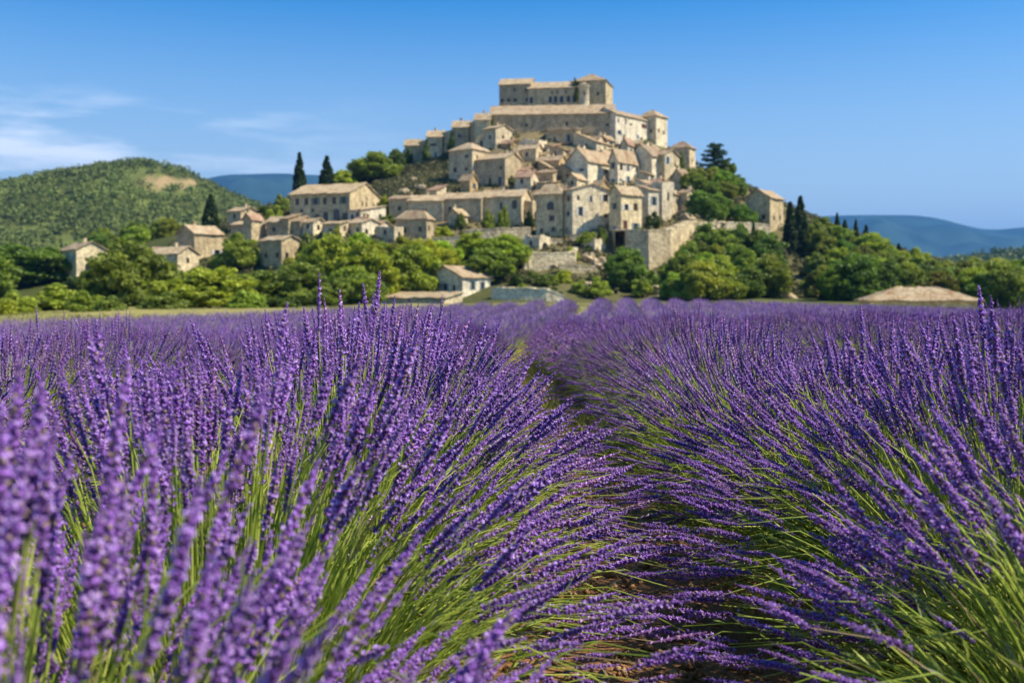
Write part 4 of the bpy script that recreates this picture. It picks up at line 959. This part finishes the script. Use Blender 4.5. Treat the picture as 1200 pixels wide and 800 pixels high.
def frames(d):
    d = d/np.linalg.norm(d, axis=1)[:, None]; u = np.cross(d, rand_unit(len(d))); u /= np.linalg.norm(u, axis=1)[:, None]; v = np.cross(d, u)
    return np.stack([u, v, d], 2)           # columns
def tones(n):
    k = rng.uniform(.72, 1.3, (n, 1)); h = rng.normal(0, .08, (n, 1)); t = k*np.concatenate([1+h*1.2, 1+h*.3, 1-h*.5], 1)
    old = rng.random(n) < .10; t[old] *= np.array([1.1, 1.45, .72]); return np.clip(t, .4, 1.7)
def inst(templates, P, Rm, S, tone):
    Vs = []; Fs = []; Cs = []; n = 0; which = rng.integers(0, len(templates), len(P))
    for k, (v, f, c) in enumerate(templates):
        q = np.where(which == k)[0]
        if not len(q): continue
        V = np.einsum('nij,mj->nmi', Rm[q]*S[q, None, None], v) + P[q][:, None]
        Vs.append(V.reshape(-1, 3)); Fs.append((f[None]+(np.arange(len(q))*len(v))[:, None, None]).reshape(-1, f.shape[1])+n); n += len(q)*len(v)
        Cs.append((c[None]*tone[q][:, None, :]).reshape(-1, 3))
    return np.concatenate(Vs), np.concatenate(Fs), np.concatenate(Cs)

def bush_data(n, Rr=0.66, Ht=0.69, lean=(0, 0), thmax=76, sparse=None):
    """stems of one bush: base b, mid m, tip t, spike direction d, spike length."""
    ct = 1-(1-math.cos(R(thmax)))*rng.random(n)**1.15; st = np.sqrt(1-ct**2); ph = rng.uniform(0, 2*math.pi, n)
    ring = 0.5+0.5*sm_noise(np.cos(ph)*3+9, np.sin(ph)*3+9, 1.0, int(rng.integers(1000)))
    sc = rng.normal(0.93, 0.075, n)*(0.88+0.16*ring); sc = np.clip(sc, 0.6, 1.03)
    Rs = Rr*st*(1+0.20*st**4)
    t = np.c_[Rs*np.cos(ph)*sc, Rs*np.sin(ph)*sc, 0.13+Ht*ct*sc+0.025*rng.normal(size=n)]
    t[:, 0] += lean[0]*ct; t[:, 1] += lean[1]*ct
    br = 0.05+0.20*rng.random(n)*st
    b = np.c_[br*np.cos(ph), br*np.sin(ph), 0.06+0.12*rng.random(n)]
    m = b*0.42+t*0.58; m[:, 2] += 0.05+0.07*st; m[:, :2] *= 0.93; m += rng.normal(0, 0.012, (n, 3))
    d = (t-m); d /= np.linalg.norm(d, axis=1)[:, None]; d += rng.normal(0, 0.07, (n, 3)); d[:, 2] += 0.05
    d /= np.linalg.norm(d, axis=1)[:, None]
    L = rng.uniform(0.075, 0.145, n)
    has = rng.random(n) < (np.clip(0.34 + 0.9*(t[:, 2]-0.42)/0.3, .25, 1) if sparse is None else sparse(t))
    k = ~has                                   # leafy shoots without a flower: shorter
    t[k] = b[k] + (t[k]-b[k])*rng.uniform(.68, .92, (k.sum(), 1)); m[k] = b[k]*.42+t[k]*.58+[0, 0, .04]
    return b, m, t, d, L, has

def stems_mesh(b, m, t, L, rad=0.0015, seg=4, sides=3, leaves=3, leafw=0.0018, basal=900):
    n = len(b); s = np.linspace(0, 1, seg+1); 
    P = (1-s)[None, :, None]**2*b[:, None] + 2*((1-s)*s)[None, :, None]*(m*2-(b+t)/2)[:, None] + s[None, :, None]**2*t[:, None]
    ax = t-b; ax /= np.linalg.norm(ax, axis=1)[:, None]; u = np.cross(ax, rand_unit(n)); u /= np.linalg.norm(u, axis=1)[:, None]; v = np.cross(ax, u)
    ang = 2*np.pi*np.arange(sides)/sides
    off = np.cos(ang)[None, :, None]*u[:, None]+np.sin(ang)[None, :, None]*v[:, None]
    rr = rad*(1.25-0.4*s)
    V = (P[:, :, None] + off[:, None]*rr[None, :, None, None]).reshape(n, -1, 3)
    nv = (seg+1)*sides; fs = []
    for i in range(seg):
        for j in range(sides): fs.append((i*sides+j, i*sides+(j+1) % sides, (i+1)*sides+(j+1) % sides, (i+1)*sides+j))
    fs = np.array(fs); Fq = (fs[None]+(np.arange(n)*nv)[:, None, None]).reshape(-1, 4)
    tone = rng.random(n)[:, None, None]; C0 = (STEM_A*(1-tone)+STEM_B*tone); dead = rng.random(n) < .09; C0[dead] = np.array([.46,.36,.20])*rng.uniform(.6,1.1,(dead.sum(),1,1)); C0 = C0*np.ones((1, nv, 1))
    parts = [(V.reshape(-1, 3), Fq, C0.reshape(-1, 3))]
    if leaves:      # narrow leaves set along the stems
        q = np.repeat(np.arange(n), leaves); sp = rng.uniform(0.12, 0.82, len(q))[:, None]
        o = (1-sp)**2*b[q] + 2*(1-sp)*sp*(m*2-(b+t)/2)[q] + sp**2*t[q]
        d = ax[q]+rand_unit(len(q))*0.42; d /= np.linalg.norm(d, axis=1)[:, None]; w_ = np.cross(d, rand_unit(len(q))); w_ /= np.linalg.norm(w_, axis=1)[:, None]
        ln = rng.uniform(.025,.06,len(q))[:, None]*(1.15-sp*0.5); w_ *= leafw*rng.uniform(.7,1.4,(len(q),1))
        V = np.stack([o, o+d*ln*.5+w_, o+d*ln, o+d*ln*.5-w_], 1).reshape(-1, 3)
        tn = rng.random(len(q))[:, None]; c = LEAFG*(1-tn)+STEM_B*tn; gq = rng.random(len(q)) < .3; c[gq] = np.array([.30,.34,.20])*rng.uniform(.6,1.1,(gq.sum(),1)); c = np.repeat(c, 4, 0)
        parts.append((V, np.arange(len(V)).reshape(-1, 4), c))
    if basal:       # grey-green leafy cushion round the woody base
        dd = rand_unit(basal); dd[:, 2] = np.abs(dd[:, 2]); rr = rng.random(basal)**0.5
        o = dd*np.array([.48,.48,.40])*rr[:, None]+[0, 0, .05]
        d = dd+rand_unit(basal)*.5; d[:, 2] += .5; d /= np.linalg.norm(d, axis=1)[:, None]; w_ = np.cross(d, rand_unit(basal)); w_ /= np.linalg.norm(w_, axis=1)[:, None]
        ln = rng.uniform(.04,.09,basal)[:, None]; w_ *= 0.0035
        V = np.stack([o, o+d*ln*.5+w_, o+d*ln, o+d*ln*.5-w_], 1).reshape(-1, 3); tn = rng.random(basal)[:, None]
        parts.append((V, np.arange(len(V)).reshape(-1, 4), np.repeat(LEAFG*.8*(1-tn)+STEM_A*tn, 4, 0)))
    return join(parts)

# where the bushes stand
SPOTS = []
for row in range(-20, 21):
    off = (row+0.5)*1.42 + (0.02 if row >= 0 else -0.02) - (0.22 if row <= -2 else 0.0); rr = random.Random(row*31+5)
    y = -2.2 + rr.uniform(0, .9)
    if row == -1: y = -0.05
    if row == 0: y = -2.6
    while y < 60:
        gap = 0.26*min(1.0, max(0.0, (y-3.5)/6))      # the furrow widens a little where grass grows in it
        x = float(path_x(y)) + off + (gap if row >= 0 else -gap) + rr.uniform(-.07,.07)
        SPOTS.append((x, y, row, rr.uniform(.92, 1.08))); y += rr.uniform(.72, .84)
SPOTS = [s for s in SPOTS if in_field(s[0], s[1]) and not (math.hypot(s[0], s[1]) < 0.80 or (s[1] < 0.5 and abs(s[0]) < 1.2))]
print([tuple(round(q, 2) for q in s[:3]) for s in sorted(SPOTS, key=lambda s: math.hypot(s[0], s[1])) if s[1] > -.5][:10])
def seen(x, y, m=1.0): return y > -0.4 and abs(x) < 0.53*max(y, 0)+m
SPOTS = [s for s in SPOTS if seen(s[0], s[1], 1.6)]
SPOTS.sort(key=lambda s: math.hypot(s[0], s[1]))
ordw = ['first', 'second', 'third', 'fourth', 'fifth', 'sixth', 'seventh', 'eighth', 'ninth', 'tenth', 'eleventh', 'twelfth', 'thirteenth', 'fourteenth', 'fifteenth', 'sixteenth', 'seventeenth']
def row_label(row):
    side = 'barn' if row >= 0 else 'farmhouse'; k = row if row >= 0 else -row-1
    return 'lavender bush in the %s row from the footpath on the %s side' % (ordw[min(k, 16)], side), 'lavender bushes, %s row on the %s side' % (ordw[min(k, 16)], side)

def near_bush(x, y, row, sc, seed):
    global rng
    rng = np.random.default_rng(seed)
    z = terr1(x, y); root = link('lavender_bush', None, None, (x, y, z)); lb, gp = row_label(row); lb = lb.replace('lavender bush in', 'lavender bush baring lime-green stems in'); gp = 'stem-baring '+gp; tag(root, lb, 'lavender bush', gp)
    cd = np.array([-x, -y])/math.hypot(x, y)
    def sp(t):      # the sides turned to the light furrow flower less
        q = (t[:, :2] @ cd)/0.66
        return (0.70 if seed < 702 else 0.92)*np.clip(0.95 - 1.35*np.clip(q+0.05, 0, None) + 0.7*(sm_noise(t[:, 0]+5, t[:, 1]+5, .24, seed)-.5), .10, .97)
    b, m, t, d, L, has = bush_data(1500, 0.69*sc, 0.69*sc, sparse=sp)
    V, f, c = stems_mesh(b, m, t, L, leaves=4, basal=1300); s_ = link('stems', mesh_np('stems', V, f, M['stem'], c), root); tag(s_, None, kind='stuff')
    t, d, L = t[has], d[has], L[has]
    W = t + np.array([x, y, z]); dep = W[:, 1]; px = CX+F*W[:, 0]/np.maximum(dep, .05); py = HY-F*(W[:, 2]-CZ)/np.maximum(dep, .05)
    vis = (dep > .15) & (px > -40) & (px < 1240) & (py > 250) & (py < 900); dist = np.linalg.norm(W-[0, 0, CZ], axis=1) + np.where(vis, 0, 100)
    od = np.argsort(dist); k = od[:300][dist[od[:300]] < 90]
    sel = np.zeros(len(t), bool); sel[k] = True
    Rm = frames(d); tone = tones(len(t)); P = t-d*0.02
    if (~sel).any():
        V, f, c = inst(MID, P[~sel], Rm[~sel], L[~sel], tone[~sel]); o = link('flower_spikes', mesh_np('flower_spikes', V, f, M['flower'], c), root); tag(o, None, kind='stuff')
    from mathutils import Matrix
    for q in k:
        o = bpy.data.objects.new('flower_spike', HI_ME[int(rng.integers(6))]); COL.objects.link(o); o.parent = root
        s = L[q]; mt = Matrix([[*(Rm[q][0]*s), P[q][0]], [*(Rm[q][1]*s), P[q][1]], [*(Rm[q][2]*s), P[q][2]], [0, 0, 0, 1]]); o.matrix_local = mt
def variant(seed, n, tmpl, kw):
    global rng
    rng = np.random.default_rng(seed); b, m, t, d, L, has = bush_data(n); V, f, c = stems_mesh(b, m, t, L, **kw); t, d, L = t[has], d[has], L[has]; n = len(t); st = mesh_np('stems', V, f, M['stem'], c)
    V, f, c = inst(tmpl, t-d*.02, frames(d), L*(1.0 if tmpl is MID else 1.1), tones(n)); return st, mesh_np('flower_spikes', V, f, M['flower'], c)
MIDV = [variant(500+i, 1050, MID, dict(leaves=3, basal=1000)) for i in range(3)]
LOWV = [variant(520+i, 950, LOW, dict(rad=.0022, seg=2, leaves=1, leafw=.005, basal=500)) for i in range(3)]
NEAR_N, IND = 9, 300
cnt = 0
for i, (x, y, row, sc) in enumerate(SPOTS[:IND]):
    if cnt < NEAR_N and seen(x, y, 0.75) and y > 0.5:
        near_bush(x, y, row, sc*(0.95 if cnt == 0 else 1.0), 700+cnt); cnt += 1; continue
    dd = math.hypot(x, y); st, fl = random.choice(MIDV if dd < 10 else LOWV)
    root = link('lavender_bush', None, None, (x, y, terr1(x, y)), random.uniform(0, 6.28)); lb, gp = row_label(row); tag(root, lb, 'lavender bush', gp)
    root.scale = (sc*random.uniform(.95,1.05), sc*random.uniform(.95,1.05), sc*random.uniform(.95,1.04))
    tag(link('stems', st, root), None, kind='stuff'); tag(link('flower_spikes', fl, root), None, kind='stuff')
print('bushes', len(SPOTS), 'near', cnt)

def far_lavender(spots):
    global rng
    rng = np.random.default_rng(800); S = np.array([(s[0], s[1]) for s in spots]); Z = terr(S[:, 0], S[:, 1]); n = 230
    k = len(S)*n; q = np.repeat(np.arange(len(S)), n)
    ct = 1-(1-math.cos(R(80)))*rng.random(k); stt = np.sqrt(1-ct**2); ph = rng.uniform(0, 6.283, k); sc = rng.normal(.97,.09,k)
    d = np.c_[stt*np.cos(ph), stt*np.sin(ph), ct]; t = np.c_[S[q], Z[q]] + d*np.array([.66,.66,.68])*sc[:, None]+[0, 0, .14]
    dd = d+rng.normal(0, .2, (k, 3)); dd[:, 2] += .5; dd /= np.linalg.norm(dd, axis=1)[:, None]; w_ = np.cross(dd, rand_unit(k)); w_ /= np.linalg.norm(w_, axis=1)[:, None]; w_ *= .013*rng.uniform(.7,1.5,(k,1)); ln = rng.uniform(.1,.17,k)[:, None]
    V = np.stack([t-dd*.02+w_, t+dd*ln, t-dd*.02-w_], 1).reshape(-1, 3); tn = rng.random(k)[:, None]; low = np.clip((.35-ct)/.35, 0, 1)[:, None]
    c = (VIOL*.72*(1-tn)+LILAC*.55*tn)*(1-low)+STEM_A*low
    gq = rng.random(k) < .16; c[gq] = np.array([.30,.32,.14])
    f = np.arange(len(V)).reshape(-1, 3)
    o = link('lavender_rows', mesh_np('lavender_rows', V, f, M['flower'], np.repeat(c, 3, 0))); tag(o, 'purple lavender rows merging at the far end of the field', 'lavender', kind='stuff')
    n = 44; k = len(S)*n; q = np.repeat(np.arange(len(S)), n); d = rand_unit(k); d[:, 2] = np.abs(d[:, 2]); t = np.c_[S[q], Z[q]]+d*np.array([.6,.6,.5])*rng.uniform(.5,1,(k,1)); w_ = np.cross(d, rand_unit(k)); w_ /= np.linalg.norm(w_, axis=1)[:, None]; w_ *= .03
    V = np.stack([t+w_, t+d*.17, t-w_], 1).reshape(-1, 3)
    o = link('lavender_leaves', mesh_np('lavender_leaves', V, np.arange(len(V)).reshape(-1, 3), M['stem'], np.repeat(np.repeat([LEAFG], k, 0)*rng.uniform(.6,1.3,(k,1)), 3, 0))); tag(o, 'grey-green leaves under the far lavender rows', 'lavender', kind='stuff')
if len(SPOTS) > IND: far_lavender(SPOTS[IND:])

# ------------------------------------------------------------------ grass: in the path, round the field
def grass(name, label, n, xs, ys, keep, hgt, wid, cA, cB, seed):
    global rng
    rng = np.random.default_rng(seed); x = rng.uniform(*xs, n); y = rng.uniform(*ys, n); k = keep(x, y); x, y = x[k], y[k]; z = terr(x, y); n = len(x)
    d = rng.normal(0, .45, (n, 3)); d[:, 2] = 1; d /= np.linalg.norm(d, axis=1)[:, None]; w_ = np.cross(d, rand_unit(n)); w_ /= np.linalg.norm(w_, axis=1)[:, None]; w_ *= wid*rng.uniform(.6,1.4,(n,1))
    h_ = hgt*rng.uniform(.4,1.3,n)[:, None]; o = np.c_[x, y, z-.01]; bend = rng.normal(0, .25, (n, 3))*h_; bend[:, 2] = -np.abs(bend[:, 2])*.4
    V = np.stack([o-w_, o+w_, o+d*h_*.6+w_*.6, o+d*h_+bend, o+d*h_*.6-w_*.6], 1).reshape(-1, 3); f = np.arange(len(V)).reshape(-1, 5)
    tn = rng.random(n)[:, None]; c = np.repeat(np.array(cA)*(1-tn)+np.array(cB)*tn, 5, 0)
    o = link(name, mesh_np(name, V, f, M['grass'], c)); tag(o, label, 'grass', kind='stuff')
grass('path_grass', 'yellow-green grass tufts growing along the footpath', 90000, (-3, 6), (4.5, 45), lambda x, y: (np.abs(x-path_x(y)) < .46+.1*np.sin(y)) & (sm_noise(x, y, .8, 4) > .25) & (rng.random(len(x)) < np.clip((y-2)/7, .12, 1)),   .20, .007, (.34,.38,.05), (.60,.58,.16), 41)
grass('meadow_grass', 'dry pale grass strip between the lavender and the trees', 60000, (-60, 60), (36, 100), lambda x, y: ~in_field(x, y) & (np.abs(x) < .6*y), .30, .03, (.26,.28,.07), (.44,.41,.16), 42)
def clods():
    global rng
    rng = np.random.default_rng(43); n = 5200; y = 0.6+rng.random(n)**1.6*14; x = path_x(y)+rng.normal(0, .3, n); z = terr(x, y); s = rng.uniform(.004, .02, n)*(1+(rng.random(n) < .04)*1.2)
    base = np.array([(1,0,0),(-1,0,0),(0,1,0),(0,-1,0),(0,0,.8),(0,0,-.6)], float); fs = np.array([(0,2,4),(2,1,4),(1,3,4),(3,0,4),(2,0,5),(1,2,5),(3,1,5),(0,3,5)])
    V = base[None]*s[:, None, None]*rng.uniform(.6,1.5,(n,6,1)); a = rng.uniform(0, 6.28, n); ca, sa = np.cos(a)[:, None], np.sin(a)[:, None]
    V = np.stack([V[..., 0]*ca-V[..., 1]*sa, V[..., 0]*sa+V[..., 1]*ca, V[..., 2]], -1)+np.c_[x, y, z+s*.2][:, None]
    tn = rng.random(n)[:, None]; c = np.array([.30,.16,.08])*(1-tn)+np.array([.52,.37,.23])*tn
    o = link('path_gravel', mesh_np('path_gravel', V.reshape(-1, 3), (fs[None]+(np.arange(n)*6)[:, None, None]).reshape(-1, 3), M['ground'], np.repeat(c, 6, 0))); tag(o, 'reddish clods and small stones on the footpath', 'gravel', kind='stuff')
clods()

# ------------------------------------------------------------------ haze: the air between here and the blue mountains
def haze():
    mb = MB(); mb.box(-21000, 21000, -2500, 12500, -60, 760)
    m = bpy.data.materials.new('haze_air'); m.use_nodes = True; t = m.node_tree; t.nodes.clear(); out = N(t, 'ShaderNodeOutputMaterial')
    v = N(t, 'ShaderNodeVolumePrincipled'); v.inputs['Color'].default_value = (0.13, 0.44, 1.0, 1); v.inputs['Density'].default_value = 0.00010; v.inputs['Anisotropy'].default_value = 0.2
    t.links.new(v.outputs[0], out.inputs['Volume'])
    o = link('haze', mb.mesh('haze', m)); tag(o, 'thin blue summer haze over the valley', 'haze', kind='stuff')
haze()
tot = sum(len(m_.polygons) for m_ in bpy.data.meshes); print('polys', tot, 'objects', len(bpy.data.objects))
